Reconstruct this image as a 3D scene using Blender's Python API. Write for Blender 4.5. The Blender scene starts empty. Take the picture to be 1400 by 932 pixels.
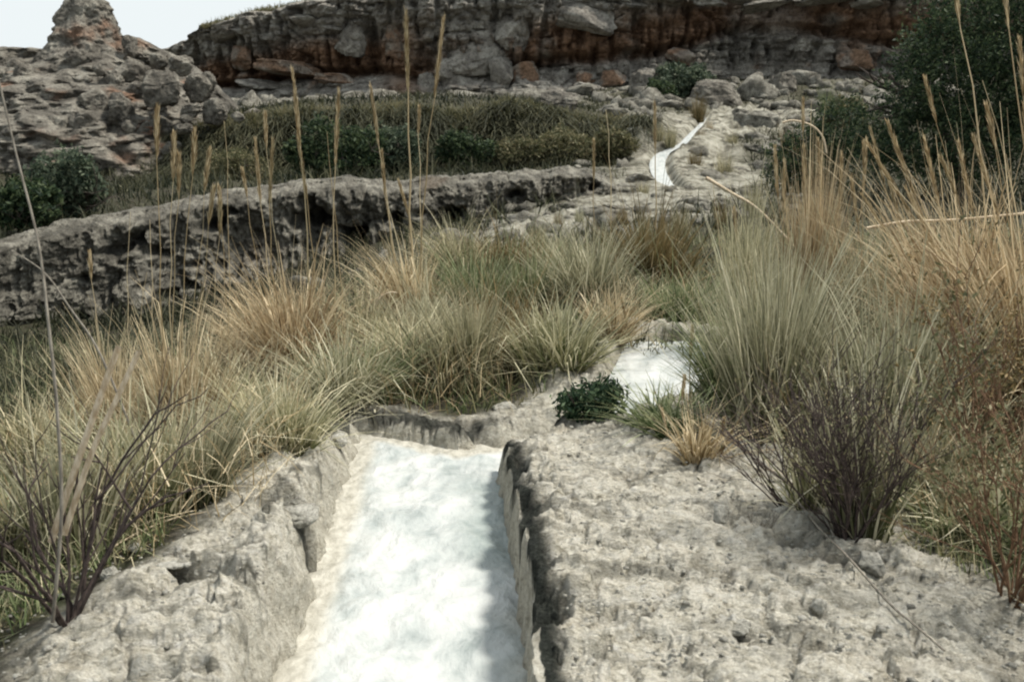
import bpy, math, random
import numpy as np
from mathutils import Vector

# ------------------------------------------------------------------ camera, world, sun, exposure
S = bpy.context.scene
COL = S.collection
EYE = 1.6
FPX = 1501.0
PITCH = math.radians(10.6)
cd = bpy.data.cameras.new("camera")
cam = bpy.data.objects.new("camera", cd)
COL.objects.link(cam)
cam.location = (0, 0, EYE)
cam.rotation_euler = (math.radians(90) - PITCH, 0, 0)
cd.sensor_width = 36
cd.lens = 36 * FPX / 1400
cd.clip_start = 0.05
cd.clip_end = 3000
cd.dof.use_dof = True
cd.dof.focus_distance = 7.5
cd.dof.aperture_fstop = 5.6
S.camera = cam

SUN_EL = math.radians(61)
SUN_AZ = math.radians(78)           # from +Y towards +X (right of the view, slightly ahead)
w = bpy.data.worlds.new("World")
S.world = w
w.use_nodes = True
wn, wl = w.node_tree.nodes, w.node_tree.links
bg = wn["Background"]
sky = wn.new("ShaderNodeTexSky")
sky.sky_type = 'NISHITA'
sky.sun_disc = False
sky.sun_elevation = SUN_EL
sky.sun_rotation = SUN_AZ
sky.air_density = 1.2
sky.dust_density = 1.5
tc = wn.new("ShaderNodeTexCoord")
mp = wn.new("ShaderNodeMapping")
mp.inputs['Scale'].default_value = (1.6, 1.6, 6.0)
mp.inputs['Location'].default_value = (0.3, 0.4, 0.55)
cn = wn.new("ShaderNodeTexNoise")
cn.inputs['Scale'].default_value = 1.7
cn.inputs['Detail'].default_value = 7
cr = wn.new("ShaderNodeValToRGB")
cr.color_ramp.elements[0].position = 0.36
cr.color_ramp.elements[0].color = (0.12, 0.12, 0.12, 1)
cr.color_ramp.elements[1].position = 0.5
cr.color_ramp.elements[1].color = (1, 1, 1, 1)
cm = wn.new("ShaderNodeMix")
cm.data_type = 'RGBA'
wl.new(tc.outputs['Generated'], mp.inputs['Vector'])
wl.new(mp.outputs['Vector'], cn.inputs['Vector'])
wl.new(cn.outputs['Fac'], cr.inputs['Fac'])
wl.new(cr.outputs['Color'], cm.inputs['Factor'])
wl.new(sky.outputs['Color'], cm.inputs['A'])
cm.inputs['B'].default_value = (6.3, 6.75, 6.85, 1)
wl.new(cm.outputs['Result'], bg.inputs['Color'])
bg.inputs['Strength'].default_value = 0.105

sd = bpy.data.lights.new("sun", 'SUN')
sd.energy = 4.3
sd.angle = math.radians(9)
sd.color = (1.0, 0.95, 0.87)
sun = bpy.data.objects.new("sun", sd)
COL.objects.link(sun)
sdir = Vector((math.sin(SUN_AZ) * math.cos(SUN_EL), math.cos(SUN_AZ) * math.cos(SUN_EL), math.sin(SUN_EL)))
sun.rotation_euler = sdir.to_track_quat('Z', 'Y').to_euler()
sun.location = (10, 10, 30)

S.view_settings.view_transform = 'Standard'
S.view_settings.look = 'None'
S.view_settings.exposure = 0.38
S.view_settings.gamma = 1.0
S.render.film_transparent = False
S.cycles.filter_width = 2.1
S.cycles.max_bounces = 5
S.cycles.diffuse_bounces = 2
S.cycles.transparent_max_bounces = 6

# ------------------------------------------------------------------ numpy noise
RNG = np.random.RandomState(7)
_perm = RNG.permutation(256).astype(np.int64)
_perm = np.concatenate([_perm, _perm, _perm])
_grad = RNG.normal(size=(256, 3))
_grad /= np.linalg.norm(_grad, axis=1)[:, None]
_grad = _grad.astype(np.float32)


def perlin(P):
    P = np.asarray(P, dtype=np.float64)
    sh = P.shape[:-1]
    P = P.reshape(-1, 3)
    I = np.floor(P).astype(np.int64)
    F = (P - I).astype(np.float32)
    I &= 255
    U = F * F * F * (F * (F * 6 - 15) + 10)
    out = np.zeros(len(P), np.float32)
    for dx in (0, 1):
        wx = U[:, 0] if dx else 1 - U[:, 0]
        for dy in (0, 1):
            wy = U[:, 1] if dy else 1 - U[:, 1]
            for dz in (0, 1):
                wz = U[:, 2] if dz else 1 - U[:, 2]
                h = _perm[_perm[_perm[(I[:, 0] + dx) & 255] + ((I[:, 1] + dy) & 255)] + ((I[:, 2] + dz) & 255)]
                g = _grad[h]
                d = g[:, 0] * (F[:, 0] - dx) + g[:, 1] * (F[:, 1] - dy) + g[:, 2] * (F[:, 2] - dz)
                out += wx * wy * wz * d
    return (out * 1.6).reshape(sh)


def fbm(P, octv=4, gain=0.5, lac=2.03, ridged=False):
    P = np.asarray(P, dtype=np.float64)
    a, s = 1.0, 0.0
    out = 0
    for i in range(octv):
        n = perlin(P + i * 17.3)
        if ridged:
            n = 1 - 2 * np.abs(n)
        out = out + a * n
        s += a
        a *= gain
        P = P * lac
    return out / s


def worley(P, jitter=0.9, seed=0):
    """F1, F2 distance and a per-cell random value"""
    P = np.asarray(P, dtype=np.float64)
    sh = P.shape[:-1]
    P = P.reshape(-1, 3)
    I = np.floor(P).astype(np.int64)
    f1 = np.full(len(P), 9.0, np.float32)
    f2 = np.full(len(P), 9.0, np.float32)
    cid = np.zeros(len(P), np.float32)
    for dx in (-1, 0, 1):
        for dy in (-1, 0, 1):
            for dz in (-1, 0, 1):
                c = I + (dx, dy, dz)
                h = _perm[_perm[_perm[c[:, 0] & 255] + (c[:, 1] & 255)] + ((c[:, 2] + seed) & 255)]
                off = np.stack([_perm[h], _perm[h + 57], _perm[h + 131]], 1) / 255.0
                q = c + 0.5 + (off - 0.5) * jitter
                d = np.sqrt(((P - q) ** 2).sum(1)).astype(np.float32)
                near = d < f1
                f2 = np.where(near, f1, np.minimum(f2, d))
                cid = np.where(near, _perm[h + 200] / 255.0, cid)
                f1 = np.where(near, d, f1)
    return f1.reshape(sh), f2.reshape(sh), cid.reshape(sh)


def sm(a, b, x):
    t = np.clip((x - a) / (b - a), 0, 1)
    return t * t * (3 - 2 * t)


# ------------------------------------------------------------------ photograph -> place
def PT(px, py, D):
    cx, cy = (px - 700) / FPX, (466 - py) / FPX
    vy = math.cos(PITCH) + cy * math.sin(PITCH)
    vz = -math.sin(PITCH) + cy * math.cos(PITCH)
    k = D / vy
    return (cx * k, D, EYE + vz * k)


CP = [  # world control points of the terrain near the channel
    (0.3, 2, 0.0), (0.3, 3, 0.0), (0.3, 5, 0.0), (0.6, 5.9, 0.0), (1.1, 4.3, 0.02), (1.1, 3, -0.02), (1.6, 5.2, -0.02),
    (1.9, 4.2, -0.1), (2.4, 4.6, -0.22), (3.2, 5.5, -0.35), (2.4, 3.0, -0.25), (1.8, 6.8, -0.1), (2.8, 8, -0.1),
    (-1.2, 4.5, 0.0), (-1.15, 3.2, 0.0), (-1.6, 3.8, -0.08), (-1.0, 5.6, -0.05), (-1.05, 6.6, -0.19), (-.55, 6.95, -.235), (-.1, 6.6, -.21), (.3, 6.85, -.19), (-.2, 6.3, -.2), (-2.1, 3.6, -0.25),
    (-2.3, 5.5, -0.2), (-4, 8, -0.7), (-4.5, 5.0, -0.7), (-1.6, 6.6, -0.2), (-0.6, 7.5, -0.2), (0.1, 7.8, -0.16),
    (0.4, 6.4, -0.05), (-2.0, 8.5, -0.35), (1.0, 0, -0.1), (-1.0, 0, -0.1), (4, 0, -0.6), (-4, 0, -0.7),
    (0.5, 8.6, -0.12), (1.1, 9.4, -0.02), (2.2, 9.8, 0.0),
]
for q in [(600, 480, 9.3), (700, 400, 12.5), (600, 400, 12.5), (820, 400, 12.2), (720, 345, 15.5), (900, 385, 13.0), (560, 370, 15),
          (720, 306, 21), (820, 293, 25), (900, 266, 31), (930, 248, 37), (860, 262, 32), (905, 222, 43), (955, 188, 50), (880, 240, 39),
          (1000, 172, 55), (1050, 157, 60), (1100, 165, 58), (1010, 230, 42), (1150, 270, 25), (1060, 290, 22), (1400, 310, 17),
          (1300, 260, 30), (1400, 200, 45),
          (0, 520, 12), (150, 500, 13), (300, 470, 15), (0, 440, 18), (200, 430, 20), (450, 392, 20), (450, 420, 16), (640, 330, 22),
          (-300, 520, 14), (-300, 400, 20), (-600, 300, 30),
          (0, 300, 30), (300, 250, 35), (600, 238, 38), (780, 232, 40), (-200, 280, 36),
          (200, 250, 43.2), (400, 242, 44), (650, 236, 44), (820, 226, 43.5),
          (180, 202, 45.3), (300, 186, 45.4), (400, 168, 45.6), (550, 160, 45.6), (700, 154, 45.6), (880, 168, 46.5), (300, 250, 39.5), (500, 245, 40), (700, 240, 40),
          (400, 150, 58), (550, 145, 60), (700, 142, 62), (820, 140, 62), (900, 128, 66), (1000, 128, 67), (1100, 115, 68), (1250, 130, 66),
          (300, 165, 58), (200, 160, 60), (0, 170, 60),
          (300, 136, 76), (500, 134, 76), (700, 130, 76), (900, 114, 76), (1100, 110, 76), (1300, 90, 76), (1500, 60, 76)]:
    CP.append(PT(*q))
CP += [(-60, 90, 4), (-30, 90, 5.5), (0, 95, 8), (30, 95, 10), (70, 90, 10), (-120, 200, 5), (0, 200, 11), (120, 200, 12),
       (-300, 500, 5), (0, 500, 11), (300, 500, 12), (60, 40, 3), (-60, 40, -1), (30, 0, -2), (-30, 0, -2), (0, -20, -1)]
CP = np.array(CP, float)


def _rbf_fit(C):
    d = np.sqrt(((C[:, None, :2] - C[None, :, :2]) ** 2).sum(2))
    n = len(C)
    A = np.zeros((n + 3, n + 3))
    A[:n, :n] = -np.sqrt(d * d + 0.12)
    A[:n, n] = 1
    A[:n, n + 1:] = C[:, :2]
    A[n, :n] = 1
    A[n + 1:, :n] = C[:, :2].T
    A[:n, :n] += np.eye(n) * 0.02
    return np.linalg.solve(A, np.concatenate([C[:, 2], np.zeros(3)]))


_W = _rbf_fit(CP)


def rbf(x, y):
    x = np.asarray(x, float)
    y = np.asarray(y, float)
    out = _W[-3] + _W[-2] * x + _W[-1] * y
    for i, c in enumerate(CP):
        out = out - _W[i] * np.sqrt((x - c[0]) ** 2 + (y - c[1]) ** 2 + 0.12)
    return out


# the straight channel and the narrow bend behind the right bank: x, y, water z, half width
CH = [(-0.29, 1.0, -0.36, .40), (-0.34, 2.6, -0.34, .40), (-0.375, 3.8, -0.32, .40), (-0.43, 5.0, -0.31, .395), (-0.49, 6.1, -0.30, .39), (-.52, 7.0, -.30, .39)]
CH2 = [(-0.50, 5.85, -0.33, .2), (-0.33, 6.10, -0.32, .19), (0.08, 6.40, -0.31, .16), (0.52, 6.70, -0.29, .14), (0.84, 7.15, -0.23, .19),
       (1.02, 7.6, -0.15, .29), (1.13, 8.1, -0.09, .28), (1.23, 8.7, -0.04, .24)]


def smooth_line(pts, n=12):
    p = np.array(pts, float)
    out = []
    for i in range(len(p) - 1):
        p0, p1, p2, p3 = p[max(i - 1, 0)], p[i], p[i + 1], p[min(i + 2, len(p) - 1)]
        for t in np.linspace(0, 1, n, endpoint=False):
            out.append(0.5 * ((2 * p1) + (-p0 + p2) * t + (2 * p0 - 5 * p1 + 4 * p2 - p3) * t * t + (-p0 + 3 * p1 - 3 * p2 + p3) * t ** 3))
    out.append(p[-1])
    return np.array(out)


CHL = smooth_line(CH, 4)
CHL2 = smooth_line(CH2, 6)


def near_line(L, x, y):
    """signed lateral offset (right +), level and half width at the nearest point of a centreline"""
    best = np.full(x.shape, 1e9)
    sg = np.zeros(x.shape)
    lev = np.zeros(x.shape)
    hw = np.zeros(x.shape)
    run = np.zeros(x.shape)
    acc = 0
    for a, b in zip(L[:-1], L[1:]):
        dx, dy = b[0] - a[0], b[1] - a[1]
        l2 = dx * dx + dy * dy
        t = np.clip(((x - a[0]) * dx + (y - a[1]) * dy) / l2, 0, 1)
        ex, ey = x - a[0] - t * dx, y - a[1] - t * dy
        d = np.hypot(ex, ey)
        m = d < best
        best = np.where(m, d, best)
        sg = np.where(m, np.sign(dy * (x - a[0]) - dx * (y - a[1])), sg)
        lev = np.where(m, a[2] + t * (b[2] - a[2]), lev)
        hw = np.where(m, a[3] + t * (b[3] - a[3]), hw)
        run = np.where(m, acc + t * math.sqrt(l2), run)
        acc += math.sqrt(l2)
    return best * sg, lev, hw, run


def channel(x, y):
    """distance outside the channel, side (+ right), water level, run"""
    s1, l1, h1, r1 = near_line(CHL, x, y)
    s2, l2, h2, r2 = near_line(CHL2, x, y)
    d1 = np.maximum(np.abs(s1) - h1, (x + .89) * .555 + (y - 6.72) * .832)
    d2 = np.abs(s2) - h2
    m = d1 < d2
    side = np.where(m, np.where(np.abs(s1) - h1 < (x + .89) * .555 + (y - 6.72) * .832, -1, np.sign(s1)), np.sign(s2))
    return np.where(m, d1, d2), side, np.where(m, l1, l2), np.where(m, r1, r2 + 5)


def base_h(x, y):
    """coarse terrain with the carved channel"""
    x = np.asarray(x, float)
    y = np.asarray(y, float)
    z = rbf(x, y)
    d, s, lev, run = channel(x, y)
    P3 = np.stack([x * 3.1, y * 3.1, run * 0], -1)
    edge = 0.06 * perlin(P3 * .9) + 0.035 * perlin(P3 * 3)
    d = d + .022 * perlin(P3 * 1.7 + 6)
    # walls: right one steep near the top, left one sloping
    wl_ = np.where(s > 0, 0.06, 0.16)
    t = sm(0.0 + edge * 0.3, wl_ + edge, d)
    inner = np.where(d < 0.3, lev - 0.12 + np.clip(d, -.3, 0) * .1, z)
    near = sm(14, 11, y)
    zc = inner * (1 - t) + np.maximum(z, lev + 0.05) * t
    return z + (zc - z) * near * (d < 0.5)


def pick(px, py, t0=2.0, t1=160.0):
    o = np.array((0, 0, EYE))
    p = np.array(PT(px, py, 1.0)) - o
    ts = np.exp(np.linspace(math.log(t0), math.log(t1), 900))
    x, y, zr = p[0] * ts, p[1] * ts, EYE + p[2] * ts
    h = base_h(x, y)
    k = np.argmax(h > zr)
    if h[k] <= zr[k]:
        k = len(ts) - 1
    return (float(x[k]), float(y[k]), float(h[k]))


# ------------------------------------------------------------------ object helpers
def link(name, data, parent=None):
    o = bpy.data.objects.new(name, data)
    COL.objects.link(o)
    if parent is not None:
        o.parent = parent
    return o


def tag(o, label=None, cat=None, group=None, kind=None):
    if label: o["label"] = label
    if cat: o["category"] = cat
    if group: o["group"] = group
    if kind: o["kind"] = kind
    return o


def empty(name, loc=(0, 0, 0)):
    o = link(name, None)
    o.location = loc
    o.empty_display_size = 0.1
    return o


def np_mesh(name, V, F, mat=None, attrs=None, smooth=False):
    """V (n,3); F (m,3) or (m,4) array"""
    me = bpy.data.meshes.new(name)
    V = np.ascontiguousarray(V, np.float32)
    F = np.ascontiguousarray(F, np.int32)
    me.vertices.add(len(V))
    me.vertices.foreach_set("co", V.ravel())
    m, k = F.shape
    me.loops.add(m * k)
    me.loops.foreach_set("vertex_index", F.ravel())
    me.polygons.add(m)
    me.polygons.foreach_set("loop_start", np.arange(0, m * k, k, dtype=np.int32))
    if smooth:
        me.polygons.foreach_set("use_smooth", np.ones(m, bool))
    me.update(calc_edges=True)
    for an, av in (attrs or {}).items():
        av = np.asarray(av, np.float32)
        if av.ndim == 1:
            a = me.attributes.new(an, 'FLOAT', 'POINT')
            a.data.foreach_set("value", av)
        else:
            if av.shape[1] == 3:
                av = np.concatenate([av, np.ones((len(av), 1), np.float32)], 1)
            a = me.attributes.new(an, 'FLOAT_COLOR', 'POINT')
            a.data.foreach_set("color", np.ascontiguousarray(av).ravel())
    if mat: me.materials.append(mat)
    return me


def grid_faces(nr, nc):
    i = np.arange(nr - 1)[:, None] * nc + np.arange(nc - 1)[None, :]
    i = i.ravel()
    return np.stack([i, i + 1, i + nc + 1, i + nc], 1)


# ------------------------------------------------------------------ materials
class NT:
    def __init__(self, name):
        self.m = bpy.data.materials.new(name)
        self.m.use_nodes = True
        self.n = self.m.node_tree.nodes
        self.l = self.m.node_tree.links
        self.b = self.n["Principled BSDF"]
        self.b.inputs['Specular IOR Level'].default_value = 0.25

    def node(self, t, **kw):
        o = self.n.new(t)
        for k, v in kw.items():
            if hasattr(o, k):
                setattr(o, k, v)
        return o

    def lk(self, a, b):
        self.l.new(a, b)

    def attr(self, name):
        a = self.node("ShaderNodeAttribute")
        a.attribute_name = name
        return a

    def noise(self, scale, detail=5, rough=0.6, vec=None, dist=0.0):
        o = self.node("ShaderNodeTexNoise")
        o.inputs['Scale'].default_value = scale
        o.inputs['Detail'].default_value = detail
        o.inputs['Roughness'].default_value = rough
        o.inputs['Distortion'].default_value = dist
        if vec is not None:
            self.lk(vec, o.inputs['Vector'])
        return o.outputs['Fac']

    def ramp(self, fac, stops):
        o = self.node("ShaderNodeValToRGB")
        e = o.color_ramp.elements
        while len(e) < len(stops):
            e.new(0.5)
        for el, (p, c) in zip(e, stops):
            el.position = p
            el.color = (*c, 1) if not isinstance(c, (int, float)) else (c, c, c, 1)
        self.lk(fac, o.inputs['Fac'])
        return o.outputs['Color']

    def mix(self, fac, a, b, bt='MIX'):
        o = self.node("ShaderNodeMix", data_type='RGBA', blend_type=bt)
        for s, v in (('Factor', fac), ('A', a), ('B', b)):
            if isinstance(v, (int, float)):
                o.inputs[s].default_value = v
            elif isinstance(v, tuple):
                o.inputs[s].default_value = (*v, 1)
            else:
                self.lk(v, o.inputs[s])
        return o.outputs['Result']

    def coord(self, scale=(1, 1, 1), rot=(0, 0, 0), obj=False):
        t = self.node("ShaderNodeTexCoord") if obj else self.node("ShaderNodeNewGeometry")
        m = self.node("ShaderNodeMapping")
        m.inputs['Scale'].default_value = scale
        m.inputs['Rotation'].default_value = rot
        self.lk(t.outputs['Object' if obj else 'Position'], m.inputs['Vector'])
        return m.outputs['Vector']

    def bump(self, h, strength=0.5, dist=0.02, prev=None):
        o = self.node("ShaderNodeBump")
        o.inputs['Strength'].default_value = strength
        o.inputs['Distance'].default_value = dist
        self.lk(h, o.inputs['Height'])
        if prev is not None:
            self.lk(prev, o.inputs['Normal'])
        return o.outputs['Normal']

    def done(self, col=None, rough=0.9, normal=None):
        if col is not None:
            self.lk(col, self.b.inputs['Base Color']) if not isinstance(col, tuple) else setattr(self.b.inputs['Base Color'], 'default_value', (*col, 1))
        self.b.inputs['Roughness'].default_value = rough
        if normal is not None:
            self.lk(normal, self.b.inputs['Normal'])
        return self.m


def mat_ground():
    t = NT("ground")
    mk = t.attr("mask")
    sep = t.node("ShaderNodeSeparateColor")
    t.lk(mk.outputs['Color'], sep.inputs['Color'])
    rock, moss_shade, cream = sep.outputs[0], sep.outputs[1], sep.outputs[2]
    v = t.coord()
    vs = t.coord((1.0, 2.0, 1.6), (0, 0, 0.45))
    n1 = t.noise(2.3, 6, 0.62, v)
    n2 = t.noise(17, 6, 0.7, vs)
    n3 = t.noise(60, 4, 0.7, v)
    n4 = t.noise(7, 5, 0.65, v, 0.6)
    rc = t.ramp(n2, [(0.27, (0.09, 0.08, 0.06)), (0.35, (0.40, 0.365, 0.28)), (0.43, (0.68, 0.635, 0.515)), (0.56, (0.84, 0.80, 0.685))])
    lich = t.ramp(n4, [(0.32, 0.8), (0.40, 0.0)])
    nb = t.noise(9, 7, 0.72, vs, .4)
    rc = t.mix(t.ramp(nb, [(0.32, 0.9), (0.42, 0.0)]), rc, (0.14, 0.132, 0.10))
    st = t.noise(2.6, 8, 0.7, vs, .7)
    rc = t.mix(t.ramp(st, [(0.40, 0.72), (0.50, 0.0)]), rc, (0.27, 0.255, 0.205))
    rc = t.mix(t.ramp(st, [(0.31, 0.8), (0.38, 0.0)]), rc, (0.11, 0.105, 0.085))
    rc = t.mix(t.ramp(nb, [(0.56, 0.0), (0.66, 0.7)]), rc, (0.84, 0.82, 0.75))
    rc = t.mix(lich, rc, (0.30, 0.29, 0.235), 'MIX')
    br = t.ramp(n1, [(0.54, 0.0), (0.68, 0.4)])
    rc = t.mix(br, rc, (0.50, 0.42, 0.30))
    rc = t.mix(t.ramp(n3, [(0.30, 0.8), (0.40, 0.0)]), rc, (0.12, 0.11, 0.085))
    soil = t.ramp(n2, [(0.3, (0.02, 0.018, 0.012)), (0.5, (0.06, 0.052, 0.035)), (0.7, (0.16, 0.14, 0.10))])
    soil = t.mix(t.ramp(n4, [(0.45, 0.0), (0.6, 0.5)]), soil, (0.085, 0.10, 0.045))
    pos = t.node("ShaderNodeNewGeometry")
    sx = t.node("ShaderNodeSeparateXYZ")
    t.lk(pos.outputs['Position'], sx.inputs[0])
    mr = t.node("ShaderNodeMapRange")
    mr.inputs['From Min'].default_value = 13
    mr.inputs['From Max'].default_value = 22
    t.lk(sx.outputs['Y'], mr.inputs['Value'])
    m1 = t.noise(1.1, 8, 0.75, v)
    fr = t.ramp(m1, [(0.36, (0.05, 0.046, 0.03)), (0.46, (0.21, 0.195, 0.15)), (0.54, (0.44, 0.42, 0.34)), (0.68, (0.62, 0.59, 0.50))])
    rc = t.mix(mr.outputs['Result'], rc, fr)
    c = t.mix(rock, soil, rc)
    cc = t.ramp(n2, [(0.3, (0.34, 0.31, 0.24)), (0.45, (0.62, 0.58, 0.47)), (0.65, (0.80, 0.77, 0.66))])
    c = t.mix(cream, c, cc)
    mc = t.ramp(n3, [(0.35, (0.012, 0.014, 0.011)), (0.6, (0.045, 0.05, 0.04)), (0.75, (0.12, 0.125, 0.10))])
    c = t.mix(moss_shade, c, mc)  # mossy tone, also used as painted shade in notches and recesses
    vo = t.node("ShaderNodeTexVoronoi")
    vo.inputs['Scale'].default_value = 26
    vo.inputs['Randomness'].default_value = 1
    wv = t.node("ShaderNodeVectorMath", operation='ADD')
    t.lk(v, wv.inputs[0])
    nz = t.node("ShaderNodeTexNoise")
    nz.inputs['Scale'].default_value = 9
    nz.inputs['Detail'].default_value = 4
    sc_ = t.node("ShaderNodeVectorMath", operation='SCALE')
    sc_.inputs['Scale'].default_value = .12
    t.lk(nz.outputs['Color'], sc_.inputs[0])
    t.lk(sc_.outputs[0], wv.inputs[1])
    t.lk(wv.outputs[0], vo.inputs['Vector'])
    crumb = vo.outputs['Distance']
    b = t.bump(n2, 1.0, 0.06)
    b = t.bump(t.ramp(crumb, [(0.0, 1.0), (0.75, 0.0)]), .25, 0.02, b)
    b = t.bump(nb, 1.0, 0.10, b)
    b = t.bump(n3, 0.8, 0.014, b)
    return t.done(c, 0.92, b)


def mat_rock(name, base, dark, light, rust=(0.30, 0.14, 0.07), scale=1.0, far=True):
    t = NT(name)
    v = t.coord(obj=False)
    st = t.attr("stain").outputs['Fac']
    dk = t.attr("dark").outputs['Fac']
    n1 = t.noise(0.9 * scale, 7, 0.68, v, 0.3)
    n2 = t.noise(4.5 * scale, 6, 0.7, v)
    n3 = t.noise(0.35 * scale, 4, 0.6, v)
    c = t.ramp(n1, [(0.30, dark), (0.47, base), (0.68, light)])
    c = t.mix(t.ramp(n2, [(0.34, 0.8), (0.50, 0.0)]), c, tuple(x * 0.8 for x in dark))
    c = t.mix(t.ramp(n2, [(0.60, 0.0), (0.75, 0.55)]), c, light)
    rc = t.ramp(n2, [(0.3, tuple(x * 0.35 for x in rust)), (0.52, rust), (0.72, tuple(min(1, x * 1.5) for x in rust))])
    c = t.mix(st, c, rc)
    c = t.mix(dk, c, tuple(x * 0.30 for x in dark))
    ob = t.node("ShaderNodeObjectInfo")
    c2 = t.mix(0.35, c, t.ramp(ob.outputs['Random'], [(0, 0.6), (1, 1.0)]), 'MULTIPLY')
    b = t.bump(n2, 0.9, 0.25 / scale)
    b = t.bump(n1, 0.8, 0.5 / scale, b)
    return t.done(c2, 0.95, b)


def mat_water():
    t = NT("water")
    ed = t.attr("edge").outputs['Fac']
    shd = t.attr("bank_shade").outputs['Fac']
    v = t.coord((1.0, 0.55, 0.3), (0, 0, 0.15))
    n = t.noise(6.0, 6, 0.6, v, 0.3)
    n2 = t.noise(22, 5, 0.6, v, 0.1)
    c = t.ramp(n, [(0.30, (0.26, 0.29, 0.28)), (0.41, (0.39, 0.415, 0.40)), (0.52, (0.48, 0.495, 0.475)), (0.66, (0.54, 0.55, 0.53))])
    c = t.mix(shd, c, t.ramp(n2, [(0.3, (0.17, 0.21, 0.20)), (0.7, (0.32, 0.36, 0.34))]))  # blue-grey of the bank's shadow mixed into the water colour
    c = t.mix(ed, c, t.ramp(n2, [(0.35, (0.31, 0.295, 0.245)), (0.60, (0.48, 0.46, 0.395))]))
    b = t.bump(n, 0.45, 0.08)
    b = t.bump(n2, 0.22, 0.012, b)
    m = t.done(c, 0.38, b)
    t.b.inputs['Subsurface Weight'].default_value = 0.0
    return m


def mat_blade(name, a, b_, tip, spread=1.0):
    """per blade colour from rnd (0..1) and t (root to tip)"""
    t = NT(name)
    r = t.attr("rnd").outputs['Fac']
    tt = t.attr("t").outputs['Fac']
    c = t.ramp(r, [(0.12, a), (0.55, b_), (0.88, tip)])
    c = t.mix(t.ramp(tt, [(0.4, 0.0), (1.0, 0.5)]), c, tip)
    ob = t.node("ShaderNodeObjectInfo")
    c = t.mix(0.45 * spread, c, t.ramp(ob.outputs['Random'], [(0, (0.5, 0.55, 0.5)), (0.35, (0.9, 0.87, 0.82)), (1, (1.0, 1.0, 0.97))]), 'MULTIPLY')
    t.b.inputs['Specular IOR Level'].default_value = 0.2
    t.lk(c, t.b.inputs['Base Color'])
    t.b.inputs['Roughness'].default_value = 0.6
    tr = t.node("ShaderNodeBsdfTranslucent")
    t.lk(c, tr.inputs['Color'])
    mx = t.node("ShaderNodeMixShader")
    mx.inputs['Fac'].default_value = 0.3
    t.lk(t.b.outputs[0], mx.inputs[1])
    t.lk(tr.outputs[0], mx.inputs[2])
    t.lk(mx.outputs[0], t.n["Material Output"].inputs['Surface'])
    return t.m


def mat_bark(name, c0, c1):
    t = NT(name)
    v = t.coord((1, 1, 0.3))
    n = t.noise(60, 4, 0.6, v)
    c = t.ramp(n, [(0.35, c0), (0.65, c1)])
    return t.done(c, 0.85, t.bump(n, 0.4, 0.004))


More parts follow.
